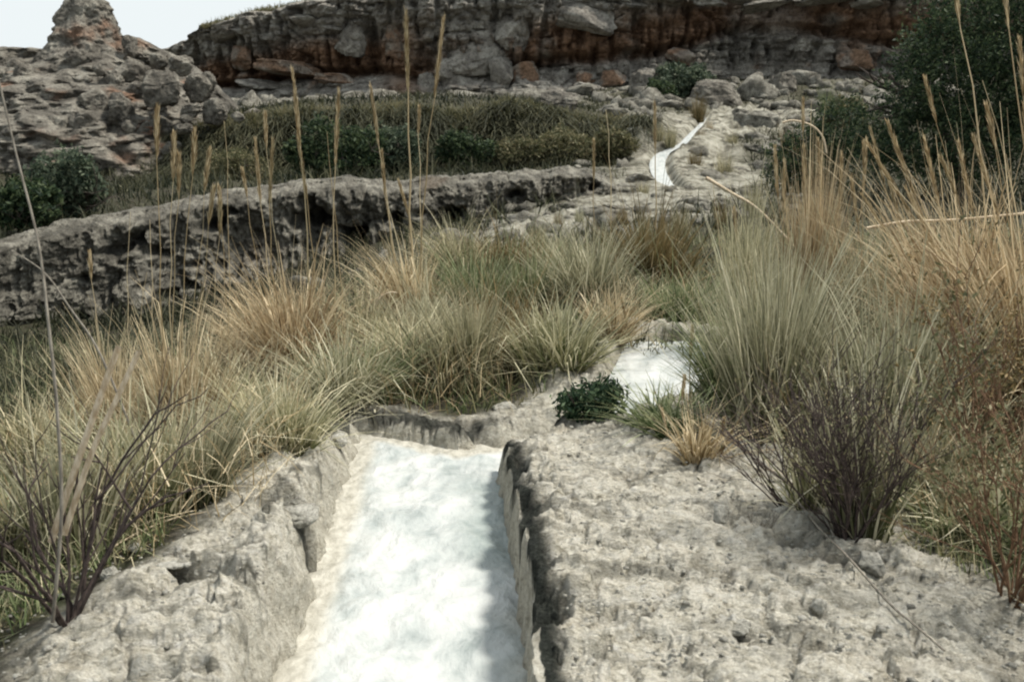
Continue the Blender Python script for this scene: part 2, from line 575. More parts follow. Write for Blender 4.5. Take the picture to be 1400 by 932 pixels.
M = {
    'ground': mat_ground(),
    'cliff': mat_rock("cliff_rock", (0.30, 0.275, 0.235), (0.095, 0.085, 0.072), (0.52, 0.49, 0.42), rust=(0.29, 0.17, 0.10), scale=1.3),
    'outcrop': mat_rock("outcrop_rock", (0.185, 0.168, 0.138), (0.055, 0.05, 0.042), (0.38, 0.355, 0.295), scale=1.2),
    'tufa': mat_rock("tufa_rock", (0.19, 0.178, 0.145), (0.06, 0.056, 0.046), (0.42, 0.40, 0.335), scale=2.4),
    'ridge': mat_rock("ridge_rock", (0.145, 0.135, 0.11), (0.045, 0.042, 0.034), (0.37, 0.35, 0.29), rust=(0.17, 0.12, 0.08), scale=2.4),
    'stone': mat_rock("loose_stone", (0.40, 0.385, 0.33), (0.17, 0.165, 0.14), (0.62, 0.60, 0.53), scale=14),
    'water': mat_water(),
    'straw': mat_blade("straw_blades", (0.17, 0.12, 0.055), (0.46, 0.36, 0.21), (0.76, 0.65, 0.45)),
    'tan': mat_blade("tan_blades", (0.15, 0.09, 0.035), (0.42, 0.31, 0.175), (0.74, 0.62, 0.42)),
    'pale': mat_blade("pale_blades", (0.09, 0.11, 0.04), (0.40, 0.37, 0.21), (0.80, 0.74, 0.53)),
    'green': mat_blade("green_blades", (0.035, 0.06, 0.02), (0.13, 0.175, 0.07), (0.38, 0.40, 0.23)),
    'sage': mat_blade("sage_blades", (0.07, 0.08, 0.035), (0.27, 0.265, 0.155), (0.68, 0.64, 0.47)),
    'olive': mat_blade("olive_blades", (0.06, 0.055, 0.02), (0.17, 0.13, 0.055), (0.33, 0.24, 0.12)),
    'mixed': mat_blade("mixed_blades", (0.045, 0.055, 0.02), (0.25, 0.235, 0.12), (0.68, 0.61, 0.42)),
    'shade_grass': mat_blade("shaded_hillside_blades", (0.008, 0.013, 0.008), (0.024, 0.031, 0.016), (0.125, 0.12, 0.07)),  # shade of the steep bank put into these dark greens
    'leaf_dark': mat_blade("dark_leaves", (0.014, 0.028, 0.014), (0.035, 0.06, 0.028), (0.10, 0.13, 0.06), 0.4),
    'leaf_mid': mat_blade("blue_green_leaves", (0.025, 0.042, 0.026), (0.07, 0.095, 0.06), (0.17, 0.20, 0.13), 0.4),
    'leaf_cushion': mat_blade("cushion_leaves", (0.012, 0.03, 0.014), (0.035, 0.07, 0.035), (0.12, 0.17, 0.09), 0.3),
    'scrub': mat_blade("scrub_leaves", (0.06, 0.065, 0.03), (0.13, 0.13, 0.065), (0.24, 0.21, 0.12), 0.6),
    'bark': mat_bark("bark", (0.035, 0.027, 0.02), (0.12, 0.10, 0.085)),
    'twig': mat_bark("dark_twig", (0.02, 0.014, 0.013), (0.10, 0.075, 0.065)),
    'twig_grey': mat_bark("grey_twig", (0.12, 0.105, 0.085), (0.30, 0.27, 0.22)),
    'twig_red': mat_bark("red_twig", (0.06, 0.032, 0.018), (0.22, 0.13, 0.075)),
    'cane': mat_bark("cane", (0.40, 0.30, 0.19), (0.68, 0.57, 0.42)),
    'seed': mat_blade("seed_head", (0.24, 0.17, 0.085), (0.46, 0.355, 0.205), (0.68, 0.57, 0.38)),
}

# ------------------------------------------------------------------ far stream on the spur
far_px = [(930, 266), (916, 258), (906, 247), (900, 235), (899, 224), (906, 213), (919, 206), (932, 200), (941, 190), (949, 181), (958, 172), (964, 162)]
FL = []
for i, (px, py) in enumerate(far_px):
    q = pick(px, py, 20)
    FL.append((q[0], q[1], q[2] + 0.05, [.10, .17, .25, .29, .30, .27, .22, .17, .14, .12, .11, .08][i]))

# ------------------------------------------------------------------ ground sheet
dense = np.linspace(-29, 29, 800)
side = np.concatenate([np.linspace(-100, -29.3, 60)])
ang = np.radians(np.concatenate([side, dense, -side[::-1]]))
rr = np.concatenate([np.linspace(0.3, 2.4, 25), np.exp(np.arange(math.log(2.45), math.log(9.5), 0.0062)),
                     np.exp(np.arange(math.log(9.56), math.log(70), 0.0125)), np.exp(np.linspace(math.log(72), math.log(1500), 50))])
A, R = np.meshgrid(ang, rr)
X = R * np.sin(A)
Y = R * np.cos(A)
Z = base_h(X, Y)
d, s, lev, run = channel(X, Y)
nearf = sm(14, 11, Y)
P3 = np.stack([X, Y, X * 0], -1)
flD, flL, flW, _r = near_line(np.array(FL), X, Y)
flK = sm(1.6, .5, np.abs(flD)) * (Y < 75)
# near rock: both banks of the channel
warp = 0.35 * perlin(P3 * 0.8 + 5)
rk_left = sm(0.66, 0.42, d + warp * .6 + 0.2 * sm(4.4, 6, Y) - 0.30 * sm(4.3, 3.4, Y)) * (s < 0)
rk_right = sm(2.35, 1.5, d + warp + 0.8 * sm(5.2, 6.2, Y)) * (s > 0) * sm(7.3, 6.6, Y)
rk_far = sm(.75, .35, d + warp * .5) * (Y > 6.0)
spur_d = near_line(np.array([(0.2, 20, 0, 0), (3.0, 25, 0, 0), (4.8, 32, 0, 0), (6.2, 38, 0, 0), (6.5, 45, 0, 0), (9, 52, 0, 0), (13, 58, 0, 0)], float), X, Y)
spur = sm(4.4, 1.2, np.abs(spur_d[0]) + 1.6 * perlin(P3 * 0.35)) * sm(16, 20, Y)
rock = np.clip(np.maximum.reduce([np.maximum(rk_left, rk_right) * nearf, rk_far * nearf, spur * 0.95]), 0, 1)
rock = np.maximum(rock, 0.28 * sm(52, 60, Y) * sm(-.1, .25, perlin(P3 * 0.4)))
patch_n = fbm(P3 * 4.0 + 9, 4)
# dark mossy rim left of the bend; right wall: mossy, plus painted shade
moss_shade = sm(0.02, 0.05, d) * sm(0.16, 0.08, d + 0.08 * patch_n) * (s > 0) * nearf * sm(-.6, -.15, patch_n + .04)
moss_shade = np.maximum(moss_shade, sm(0.09, 0.14, d + .1 * patch_n) * sm(0.5, 0.3, d + .25 * patch_n) * (s < 0) * sm(5.7, 6.3, Y) * sm(.1, -.25, X) * nearf * 0.9)
moss_shade = np.maximum(moss_shade, sm(0.05, 0.1, d) * sm(0.5, 0.1, d) * (s < 0) * sm(0.16, 0.32, patch_n) * nearf * 0.7)
cream = sm(0.17, 0.04, d + 0.09 * patch_n) * nearf * (d > -0.3)
cream = np.where(s > 0, sm(0.075, 0.02, d + .04 * patch_n) * nearf * 0.85, cream)
cream = np.maximum(cream, sm(.16, .1, d + .08 * patch_n) * (s < 0) * sm(5.9, 6.2, Y) * nearf * 0.9)
cream = np.maximum(cream, sm(.6, .3, d) * sm(-.1, .1, X) * sm(6.3, 6.6, Y) * sm(7.5, 7.0, Y) * nearf * .7)
moss_shade = moss_shade * (1 - 0.9 * (cream > 0.5))
# relief
streak = np.stack([X * 5.2 + Y * 2.2, Y * 11 - X * 4.5, X * 0], -1)
f_a = fbm(streak * 0.55 + 3, 5, 0.62)
f_b = fbm(P3 * 3.1 + 11, 5, 0.58, ridged=True)
f_c = fbm(P3 * 14 + 31, 4, 0.65)
wf1, wf2, wc = worley(P3 * np.array((3.2, 4.4, 1)) + 0.25 * np.stack([f_a, f_b, f_a * 0], -1))
crack = sm(0.0, 0.10, wf2 - wf1)
out_ch = sm(0.02, 0.16, d)
rel = rock * (0.085 * f_a + 0.026 * f_b + 0.018 * f_c + 0.025 * (wc - .5) - 0.028 * (1 - crack) * sm(0.1, 0.4, f_b + .2))
rel = rel + (1 - rock) * (0.03 * fbm(P3 * 2.2, 4) + 0.015 * f_c)
pits = sm(0.30, 0.55, perlin(P3 * 2.1 + 44)) * rock
rel = rel - 0.05 * pits + rock * (s < 0) * (.035 * fbm(P3 * 2.4 + 71, 4, .6, ridged=True) - .07 * sm(.25, .45, perlin(P3 * np.array((2.2, 4.4, 1)) + 19)))
wallrel = (d > -0.02) * (d < 0.25) * (0.03 * f_b + 0.02 * f_c)
scale_far = np.clip((Y - 12) / 10, 0, 8)
rel_far = scale_far * (0.10 * fbm(P3 * 0.55, 5, 0.55, ridged=True) + 0.06 * fbm(P3 * 1.6, 4, .6) + .05 * (.6 - worley(P3 * .9)[0])) * (0.3 + rock)
rel_far = np.clip(rel_far, -.3, 1.0) * np.where(Y > 90, .3, 1)
rel_far = rel_far * (1 - flK) - .0 * flK
Z = Z * (1 - flK) + (flL - .12 + .30 * sm(0, .30, np.abs(flD) - flW)) * flK
Z = Z + np.where(Y < 14, rel * out_ch + wallrel * nearf, rel) + rel_far
# notches eaten into the top of the right wall, their shade painted dark
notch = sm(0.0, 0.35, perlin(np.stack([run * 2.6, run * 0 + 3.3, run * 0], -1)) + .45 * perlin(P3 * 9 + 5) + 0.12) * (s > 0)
Z = Z - nearf * notch * 0.07 * sm(0.0, 0.03, d) * sm(0.17, 0.10, d + 0.16 * patch_n)
moss_shade = np.maximum(moss_shade, nearf * notch * sm(0.035, 0.06, d) * sm(0.18, 0.10, d + 0.16 * patch_n))
# small recesses in the banks, with shade painted into their colour
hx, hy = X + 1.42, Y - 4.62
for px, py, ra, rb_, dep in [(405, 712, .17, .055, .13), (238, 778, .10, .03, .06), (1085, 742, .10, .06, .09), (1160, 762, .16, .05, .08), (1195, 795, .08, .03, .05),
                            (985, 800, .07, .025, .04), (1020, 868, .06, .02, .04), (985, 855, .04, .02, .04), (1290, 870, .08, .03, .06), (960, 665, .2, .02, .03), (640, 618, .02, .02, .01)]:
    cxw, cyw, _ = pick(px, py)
    q_ = np.sqrt(((X - cxw) / ra) ** 2 + ((Y - cyw) / rb_) ** 2) + .35 * patch_n
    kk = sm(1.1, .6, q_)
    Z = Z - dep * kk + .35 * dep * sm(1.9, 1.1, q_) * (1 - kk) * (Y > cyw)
    moss_shade = np.maximum(moss_shade, .85 * sm(1.0, .5, q_))
Pw = np.stack([X, Y, Z], -1)
wk = (nearf * sm(-.06, .0, d) * sm(.5, .15, d))[..., None]
off = np.stack([fbm(Pw * 5.5 + 3, 4, .6) + .8 * (worley(Pw * 4.2)[0] - .55), fbm(Pw * 5.5 + 53, 4, .6), .7 * fbm(Pw * 7 + 83, 4, .6)], -1)
V = (Pw + wk * np.where(s > 0, .026, .05)[..., None] * off).reshape(-1, 3)
mask = np.stack([rock, np.clip(moss_shade, 0, 1), cream], -1).reshape(-1, 3)
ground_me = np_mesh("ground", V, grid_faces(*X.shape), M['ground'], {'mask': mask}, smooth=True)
ground = tag(link("ground", ground_me), kind='structure')

# ------------------------------------------------------------------ water
def water_strip(name, L, nx, step, amp, near=True, lift=0.0, edge_shade=True):
    L = smooth_line(L, 24)
    seg = np.hypot(np.diff(L[:, 0]), np.diff(L[:, 1]))
    cum = np.concatenate([[0], np.cumsum(seg)])
    ss = np.arange(0, cum[-1], step)
    C = np.stack([np.interp(ss, cum, L[:, k]) for k in range(4)], 1)
    T = np.gradient(C[:, :2], axis=0)
    T /= np.linalg.norm(T, axis=1)[:, None]
    Nn = np.stack([T[:, 1], -T[:, 0]], 1)
    u = np.linspace(-1, 1, nx)
    W_ = C[:, 3][:, None] + (0.16 if edge_shade else .06) * near
    x = C[:, 0][:, None] + Nn[:, 0][:, None] * u * W_
    y = C[:, 1][:, None] + Nn[:, 1][:, None] * u * W_
    P = np.stack([x * 1.0, y * 0.7, ss[:, None] * 0 + x * 0], -1)
    z = C[:, 2][:, None] + lift + amp * (fbm(P * 4.2, 4, 0.55) + 0.5 * fbm(P * 11 + 4, 3) + 0.25 * fbm(P * 26 + 9, 3))
    z = z + amp * 0.5 * (1 - u ** 2) + (amp * 1.2 * fbm(P * np.array((1.0, 1.4, 1)) * 2.0 + 2, 3) if near else 0)
    n = fbm(P * 3 + 21, 4)
    if near and edge_shade:
        dch, sch, _, _ = channel(x, y)
        edge = sm(-.10, -.01, dch + .035 * n) * (sch < 0)
        edge = np.maximum(edge, sm(0.25, 0.75, u * 0.6 + 0.5 * n) * sm(4.9, 4.1, y) * 0.8)
        bank_shade = sm(0.05, 0.7, u + 0.35 * n) * sm(4.45, 4.8, y) * sm(6.1, 5.75, y) * (0.85)  # the bank's cast shadow, painted on the right side of the water
        bank_shade = np.maximum(bank_shade, 0.7 * sm(0.3, 0.8, u + .3 * n) * sm(4.2, 3.8, y))
    else:
        edge = x * 0
        bank_shade = x * 0
    me = np_mesh(name, np.stack([x, y, z], -1).reshape(-1, 3), grid_faces(*x.shape), M['water'],
                 {'edge': np.clip(edge, 0, 1).ravel() * np.ones(x.size), 'bank_shade': np.clip(bank_shade, 0, 1).ravel() * np.ones(x.size)}, smooth=True)
    return tag(link(name, me), kind='structure')


water_strip("water", CH, 80, 0.012, 0.024)
water_strip("water", CH2, 40, 0.02, 0.02, lift=0.0, edge_shade=False)
water_strip("water", FL, 8, 0.15, 0.02, near=False, lift=-0.02)

# ------------------------------------------------------------------ rock builders
def ico(sub):
    import bmesh
    bm = bmesh.new()
    bmesh.ops.create_icosphere(bm, subdivisions=sub, radius=1)
    V_ = np.array([v.co[:] for v in bm.verts])
    F_ = np.array([[v.index for v in f.verts] for f in bm.faces])
    bm.free()
    return V_, F_


ICO5, ICO4, ICO3, ICO2 = ico(5), ico(4), ico(3), ico(2)


def rock_mesh(name, seed, mat, sub=3, blocky=0.5, rust=0.0):
    V_, F_ = {5: ICO5, 4: ICO4, 3: ICO3, 2: ICO2}[sub]
    rs = np.random.RandomState(seed)
    e = 1 - .45 * blocky
    V_ = np.sign(V_) * np.abs(V_) ** e
    V_ = V_ / (1 + .25 * blocky)
    for k in range(int(10 * blocky) + 3):
        n = rs.normal(size=3) * (1, 1, .8)
        n /= np.linalg.norm(n)
        lim = rs.uniform(0.5, 0.85)
        dd = V_ @ n
        V_ = V_ - n * np.maximum(dd - lim, 0)[:, None] * 0.95
    p = V_ + seed * 3.7
    w1 = worley(p * np.array((1.5, 1.5, 2.2)) + .2 * fbm(p * 2, 2)[..., None], seed=seed % 50)
    f = 1 + 0.20 * fbm(p * 1.2, 3) + 0.10 * fbm(p * 3.1, 4, .6, ridged=True) + 0.05 * fbm(p * 9, 3, .6) - .06 * (1 - sm(0, .16, w1[1] - w1[0])) + .12 * (w1[2] - .5)
    f = f + .06 * fbm(p * np.array((.8, .8, 6)), 3)
    V_ = V_ * f[:, None] + .07 * np.stack([fbm(p * 2.3 + 5, 3), fbm(p * 2.3 + 25, 3), fbm(p * 2.3 + 45, 3)], -1)
    st = np.full(len(V_), rust) * (0.3 + 0.7 * sm(-.3, .3, perlin(p * 1.4)))
    return np_mesh(name, V_, F_, mat, {'stain': st, 'dark': .2 * (1 - sm(0, .1, w1[1] - w1[0]))}, smooth=False)


BLOCK = [rock_mesh("rock_block", 10 + i, M['cliff'], 5, 1.0) for i in range(6)]
BLOCK_R = [rock_mesh("rock_block", 30 + i, M['cliff'], 5, 1.1, 0.85) for i in range(4)]
OUTB = [rock_mesh("boulder", 50 + i, M['outcrop'], 5, 0.7) for i in range(6)]
TUFB = [rock_mesh("boulder", 70 + i, M['tufa'], 5, 0.7) for i in range(5)]
STONE = [rock_mesh("stone", 90 + i, M['stone'], 4, 0.6) for i in range(5)]


def put_rock(name, me, loc, size, parent=None, rz=None, rnd=random):
    o = link(name, me, parent)
    o.location = loc
    o.scale = size
    o.rotation_euler = (rnd.uniform(-.25, .25), rnd.uniform(-.25, .25), rnd.uniform(0, 6.28) if rz is None else rz)
    return o


random.seed(11)


# ------------------------------------------------------------------ cliff
def at_top(ypix, D):
    return EYE + (185 - ypix) * D / FPX * 1.0


def cliff():
    # stations: px, depth, foot row, rim row
    st = [(225, 84, 128, 84), (262, 80, 128, 66), (300, 77, 128, 42), (360, 75, 126, 27), (440, 74, 124, 12), (540, 73, 122, -1), (640, 72.5, 122, -10),
          (760, 73, 125, -18), (900, 74, 118, -25), (1000, 77, 110, -28), (1090, 75, 112, -30), (1200, 74, 118, -30), (1330, 73, 120, -30), (1480, 70, 120, -35), (1650, 66, 120, -35)]
    nc, nr = 760, 170
    pxs = np.linspace(225, 1650, nc)
    D = np.interp(pxs, [q[0] for q in st], [q[1] for q in st])
    foot = EYE + (185 - np.interp(pxs, [q[0] for q in st], [q[2] for q in st])) * D / FPX - 1.6
    rim = EYE + (185 - np.interp(pxs, [q[0] for q in st], [q[3] for q in st])) * D / FPX
    x0 = (pxs - 700) / FPX * D * 1.012
    rim = rim + 0.25 * fbm(np.stack([x0 * 0.5, x0 * 0, x0 * 0], -1), 4) + 0.12 * worley(np.stack([x0 * 0.8, x0 * 0, x0 * 0], -1))[2]
    v = np.linspace(0, 1, nr)[:, None]
    z = foot + (rim - foot) * v
    x = np.broadcast_to(x0, z.shape)
    h = z + 0.5 * perlin(np.stack([x * .12, x * 0, x * 0 + 3], -1))       # wandering bedding height
    rel_ = (z - foot - 1.0) / (rim - foot - 1.0)
    P = np.stack([x, x * 0, z], -1)
    # bedding: recessed dark slots and protruding ledges
    # big rounded bulges
    b1 = worley(P * np.array((0.26, 1, 0.36)) + 0.25 * np.stack([fbm(P * .3), x * 0, fbm(P * .3 + 9)], -1), seed=3)
    bulge = (0.75 - b1[0]) * 1.5
    joint = sm(0.0, 0.14, b1[1] - b1[0])
    b2 = worley(P * np.array((0.7, 1, 1.25)) + 0.3 * np.stack([fbm(P * .7 + 2), x * 0, fbm(P * .7 + 5)], -1), seed=8)
    joint2 = sm(0.0, 0.16, b2[1] - b2[0])
    lay = fbm(np.stack([x * 0.10, x * 0, h * 1.9], -1), 4, 0.6)
    # the overhang line: row of shade in the lower half
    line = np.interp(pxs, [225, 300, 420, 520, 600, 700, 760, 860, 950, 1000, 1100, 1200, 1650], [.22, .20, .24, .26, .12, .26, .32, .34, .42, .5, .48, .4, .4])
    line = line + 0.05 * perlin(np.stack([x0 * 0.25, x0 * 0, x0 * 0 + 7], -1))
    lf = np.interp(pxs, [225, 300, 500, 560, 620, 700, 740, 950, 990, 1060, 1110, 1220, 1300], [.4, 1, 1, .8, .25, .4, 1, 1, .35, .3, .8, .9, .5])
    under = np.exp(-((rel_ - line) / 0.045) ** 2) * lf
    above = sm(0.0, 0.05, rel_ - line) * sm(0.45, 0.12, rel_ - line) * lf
    out = 1.1 * bulge * (0.5 + 0.5 * rel_) - 0.45 * (1 - joint) - 0.15 * (1 - joint2) + 0.35 * (0.6 - b2[0]) + 0.55 * lay + 0.5 * fbm(P * 1.6, 5, 0.6, ridged=True) + 0.15 * fbm(P * 5, 3)
    out = out + (b2[2] - .5) * 0.5
    out = out - 2.6 * under - 0.5 * above + 0.8 * sm(0.6, 0.9, rel_) + 1.8 * sm(.2, 0, rel_)
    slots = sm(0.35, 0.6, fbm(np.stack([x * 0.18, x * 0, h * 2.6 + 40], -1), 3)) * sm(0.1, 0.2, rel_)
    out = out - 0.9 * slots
    vj = fbm(np.stack([x * .75, x * 0, z * .16 + 20], -1), 4, .6, ridged=True)
    out = out - 1.1 * sm(.45, .75, vj) * sm(.1, .3, rel_) * sm(.98, .85, rel_) + .8 * fbm(P * np.array((.45, 1, .3)) + 50, 3) + .5 * (worley(P * np.array((.55, 1, .75)) + 9)[2] - .5)
    # rim rounds back
    out = out - 2.5 * sm(0.93, 1.02, rel_) ** 2
    # deep dark cleft near the middle left
    out = out - 1.5 * np.exp(-((x - (515 - 700) / FPX * 74 - 0.25 * perlin(P * .5)) / 0.45) ** 2) * sm(.15, .3, rel_)
    y = D - out * 0.85
    V_ = np.stack([x, y, z], -1)
    # plateau strip behind the rim
    back = [V_[-1] + np.stack([x0 * 0.0, np.full(nc, dy), np.full(nc, dz)], -1) for dy, dz in ((0.5, .12), (1.5, 0.3), (4, .15), (12, -.3), (30, -4))]
    V_ = np.concatenate([V_, np.stack(back)], 0)
    rn = fbm(P * 0.35 + 60, 4)
    rust = np.clip(above * 1.4 + under * .8, 0, 1) * sm(-.45, .05, rn + .1) * 0.95
    rust = np.maximum(rust, 0.8 * sm(.15, .4, rn) * np.interp(pxs, [225, 560, 600, 690, 740, 1650], [1, 1, .5, .4, .9, .8]) * sm(.9, .6, rel_))
    rust = np.maximum(rust, np.exp(-((x - (560 - 700) / FPX * 74) / 1.2) ** 2) * sm(.8, .5, rel_) * .7)
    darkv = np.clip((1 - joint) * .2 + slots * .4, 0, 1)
    pad = np.zeros((5, nc))
    # colour only: rust stains, darker joints and slots
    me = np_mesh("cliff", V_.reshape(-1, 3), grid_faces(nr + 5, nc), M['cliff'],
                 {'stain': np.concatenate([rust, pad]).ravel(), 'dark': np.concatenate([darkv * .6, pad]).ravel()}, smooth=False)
    o = tag(link("cliff", me), kind='structure')
    return o


cl = cliff()


def on_cliff(px, py, D, size, me, rz=None):
    q = PT(px, py, D + 1.5)
    k = D / FPX
    return put_rock("rock_block", me, q, (size[0] * k / 2, size[2] * k / 2, size[1] * k / 2), cl, rz=rz)


rb = random.Random(5)
# named blocks: px, row, depth, width, height, rust
for px, py, D, a, b, r in [
    (655, 75, 71.6, 115, 70, 0), (640, 130, 71.4, 120, 90, 0), (700, 45, 71.8, 90, 70, 0), 
    (600, 35, 71.8, 80, 50, 0), (575, 160, 70.8, 60, 24, 0), (655, 150, 70.8, 60, 28, 0), (480, 55, 72.5, 80, 60, 0), (720, 110, 71.3, 60, 60, 1),
    (800, 112, 71.2, 50, 30, 1), (745, 125, 70.5, 70, 34, 0), (810, 130, 70.2, 80, 34, 0), (880, 110, 71, 60, 44, 0), (835, 112, 71, 60, 36, 1), (690, 130, 71, 40, 40, 1),
    (785, 22, 72.3, 150, 60, 0), (1170, 85, 71.8, 70, 40, 1),
    (540, 50, 72.3, 50, 70, 1), (395, 95, 72.6, 120, 26, 1), (330, 80, 74, 60, 40, 1),
    (460, 108, 72, 90, 22, 1), (350, 115, 73, 90, 16, 0), (930, 78, 72.2, 60, 30, 1), (620, 100, 71, 55, 50, 0), (685, 100, 70.9, 55, 60, 0), (590, 120, 71, 50, 50, 0)]:
    on_cliff(px, py, D, (a * rb.uniform(.85, 1.0), b * rb.uniform(.85, 1.0), a * 0.6), rb.choice(BLOCK_R if r else BLOCK), rz=rb.choice([0, 1.57, 3.14]) + rb.uniform(-.5, .5))
# flat ledges capping the rim
for i in range(26):
    px = 300 + i * 37 + rb.uniform(-12, 12)
    rimrow = np.interp(px, [300, 360, 440, 540, 760, 1300], [42, 27, 13, 2, -12, -20])
    on_cliff(px, rimrow + rb.uniform(6, 26), 72.2 + (1.5 if px < 400 else 0), (rb.uniform(40, 90), rb.uniform(9, 20), 60), rb.choice(BLOCK), rz=rb.uniform(-.3, .3))


# ------------------------------------------------------------------ left outcrop with its pinnacle
def outcrop():
    root = tag(link("rocky_hill", None), kind='structure')
    nc, nr = 380, 240
    pxs = np.linspace(-260, 345, nc)
    D0 = 52.0
    x0 = (pxs - 700) / FPX * D0
    top = np.interp(pxs, [-260, -100, -20, 20, 60, 90, 150, 185, 215, 250, 290, 330, 345], [100, 88, 84, 72, 74, 70, 62, 58, 64, 86, 112, 150, 185])
    rim = EYE + (185 - top) * D0 / FPX + 0.22 * fbm(np.stack([x0 * .9, x0 * 0, x0 * 0 + 5], -1), 4)
    foot = np.full(nc, EYE + (185 - 262) * 46 / FPX - 1.2)
    v = np.linspace(0, 1, nr)[:, None]
    z = foot + (rim - foot) * v
    x = np.broadcast_to(x0, z.shape)
    P = np.stack([x, x * 0, z], -1)
    w1 = worley(P * 0.42 + .3 * np.stack([fbm(P * .5), x * 0, fbm(P * .5 + 7)], -1), seed=21)
    w2 = worley(P * 1.15 + .2 * np.stack([fbm(P * 1.5), x * 0, fbm(P * 1.5 + 7)], -1), seed=31)
    out = 1.5 * (0.8 - w1[0]) - 0.25 * (1 - sm(0, .15, w1[1] - w1[0])) + 0.6 * (.7 - w2[0]) - .08 * (1 - sm(0, .14, w2[1] - w2[0])) + 0.7 * fbm(P * 1.1, 6, .62, ridged=True) + .9 * fbm(P * .45 + 8, 3)
    y = D0 - 6.5 * (1 - v) ** 1.15 - 1.15 * out + 0.8 * sm(.9, 1.0, v)
    V_ = np.stack([x, y, z], -1)
    back = [V_[-1] + np.stack([x0 * 0, np.full(nc, a), np.full(nc, b)], -1) for a, b in ((.8, .1), (2.5, -.6), (6, -4))]
    V_ = np.concatenate([V_, np.stack(back)], 0)
    st = np.concatenate([0.5 * sm(.15, .4, fbm(P * .5 + 77, 3)), np.zeros((3, nc))])
    dk = np.concatenate([.5 * (1 - sm(0, .12, w1[1] - w1[0])), np.zeros((3, nc))])
    me = np_mesh("rock_face", V_.reshape(-1, 3), grid_faces(nr + 3, nc), M['outcrop'], {'stain': st.ravel(), 'dark': dk.ravel()})
    link("rock_face", me, root)
    # pinnacle: lathe-like blunt cone with bedding
    na, nh = 300, 230
    th = np.linspace(0, 2 * np.pi, na)[None, :]
    hh = np.linspace(0, 1, nh)[:, None]
    D1 = 51.0
    k = D1 / FPX
    zt = EYE + (185 - 2) * k
    zb = EYE + (185 - 290) * k
    prof = np.interp(hh, [0, .31, .45, .56, .63, .69, .73, .79, .86, .93, .975, 1.0], [9.5, 8.0, 6.2, 4.6, 3.3, 2.2, 1.72, 1.42, 1.22, 1.0, .74, 0.0])
    cx = (137 - 700) / FPX * D1 - 0.15 * np.sin(hh * 4)
    xx = prof * np.cos(th)
    yy = prof * np.sin(th)
    zz = zb + (zt - zb) * hh + 0 * th
    P = np.stack([xx, yy, zz + 0 * xx], -1)
    w2 = worley(P * 1.0, seed=41)
    f = (1 / np.sqrt(np.maximum(prof, 1.2)))
    f = 1 + f * (.35 * fbm(P * .5 + 3, 3) + .22 * (0.7 - w2[0]) - .03 * (1 - sm(0, .14, w2[1] - w2[0])) + .26 * fbm(P * .9, 5, .6, ridged=True) + .08 * fbm(P * 4, 3) + 0.05 * fbm(P * np.array((.3, .3, 3)), 2))
    V_ = np.stack([cx + xx * f, D1 + yy * f, zz + .0 * xx], -1)
    me = np_mesh("rock_pinnacle", V_.reshape(-1, 3), grid_faces(nh, na), M['outcrop'], {'stain': .5 * sm(.15, .4, fbm(P * .6 + 70, 3)).ravel(), 'dark': .1 * (1 - sm(0, .12, w2[1] - w2[0])).ravel()})
    o = link("rock_pinnacle", me, root)
    r = random.Random(8)
    lst = [(110, 120, 49, 70, 50), (180, 100, 49, 60, 50), (205, 75, 50, 44, 34), (240, 95, 49, 60, 40), (270, 115, 47.5, 60, 50), (230, 130, 47, 70, 60),
                            (170, 150, 47, 60, 50), (120, 170, 46.5, 70, 50), (60, 110, 48.5, 70, 40), (30, 145, 47.5, 80, 50), (70, 180, 46, 70, 50), (20, 190, 45.6, 70, 50),
                            (200, 175, 46, 60, 40), (265, 152, 46, 44, 22), (255, 170, 45.6, 40, 16), (285, 142, 46.5, 40, 30), (300, 160, 46, 40, 30), (150, 115, 48.5, 50, 40),
                            (90, 145, 47.6, 50, 40), (150, 200, 45.4, 60, 34), (100, 85, 50, 44, 30), (10, 100, 50, 60, 30), (225, 195, 45.2, 50, 26), (240, 60, 51, 10, 10),
                            (-40, 130, 48, 90, 60), (-60, 190, 46, 90, 60), (190, 128, 47.6, 40, 34), (50, 215, 45, 60, 30), (135, 140, 47.4, 44, 36), (210, 105, 48.5, 36, 30)]
    lst = lst + [(a_ + r.uniform(-28, 28), b_ + r.uniform(-18, 18), c_ + .3, d_ * .6, e_ * .7) for a_, b_, c_, d_, e_ in lst]
    lst = [q for q in lst if not (q[1] < 92 and q[0] > 195)] + [(212, 84, 50, 40, 30), (185, 66, 51, 26, 22)]
    for px, py, D, a, b in lst:
        q = PT(px + r.uniform(-8, 8), py + r.uniform(-8, 8), D + r.uniform(-1.9, -.6))
        k = D / FPX * r.uniform(.6, 1.0)
        put_rock("boulder", r.choice(OUTB), q, (a * k / 2, a * k / 2 * .8, b * k / 2), root, rnd=r)
    return root


outcrop()


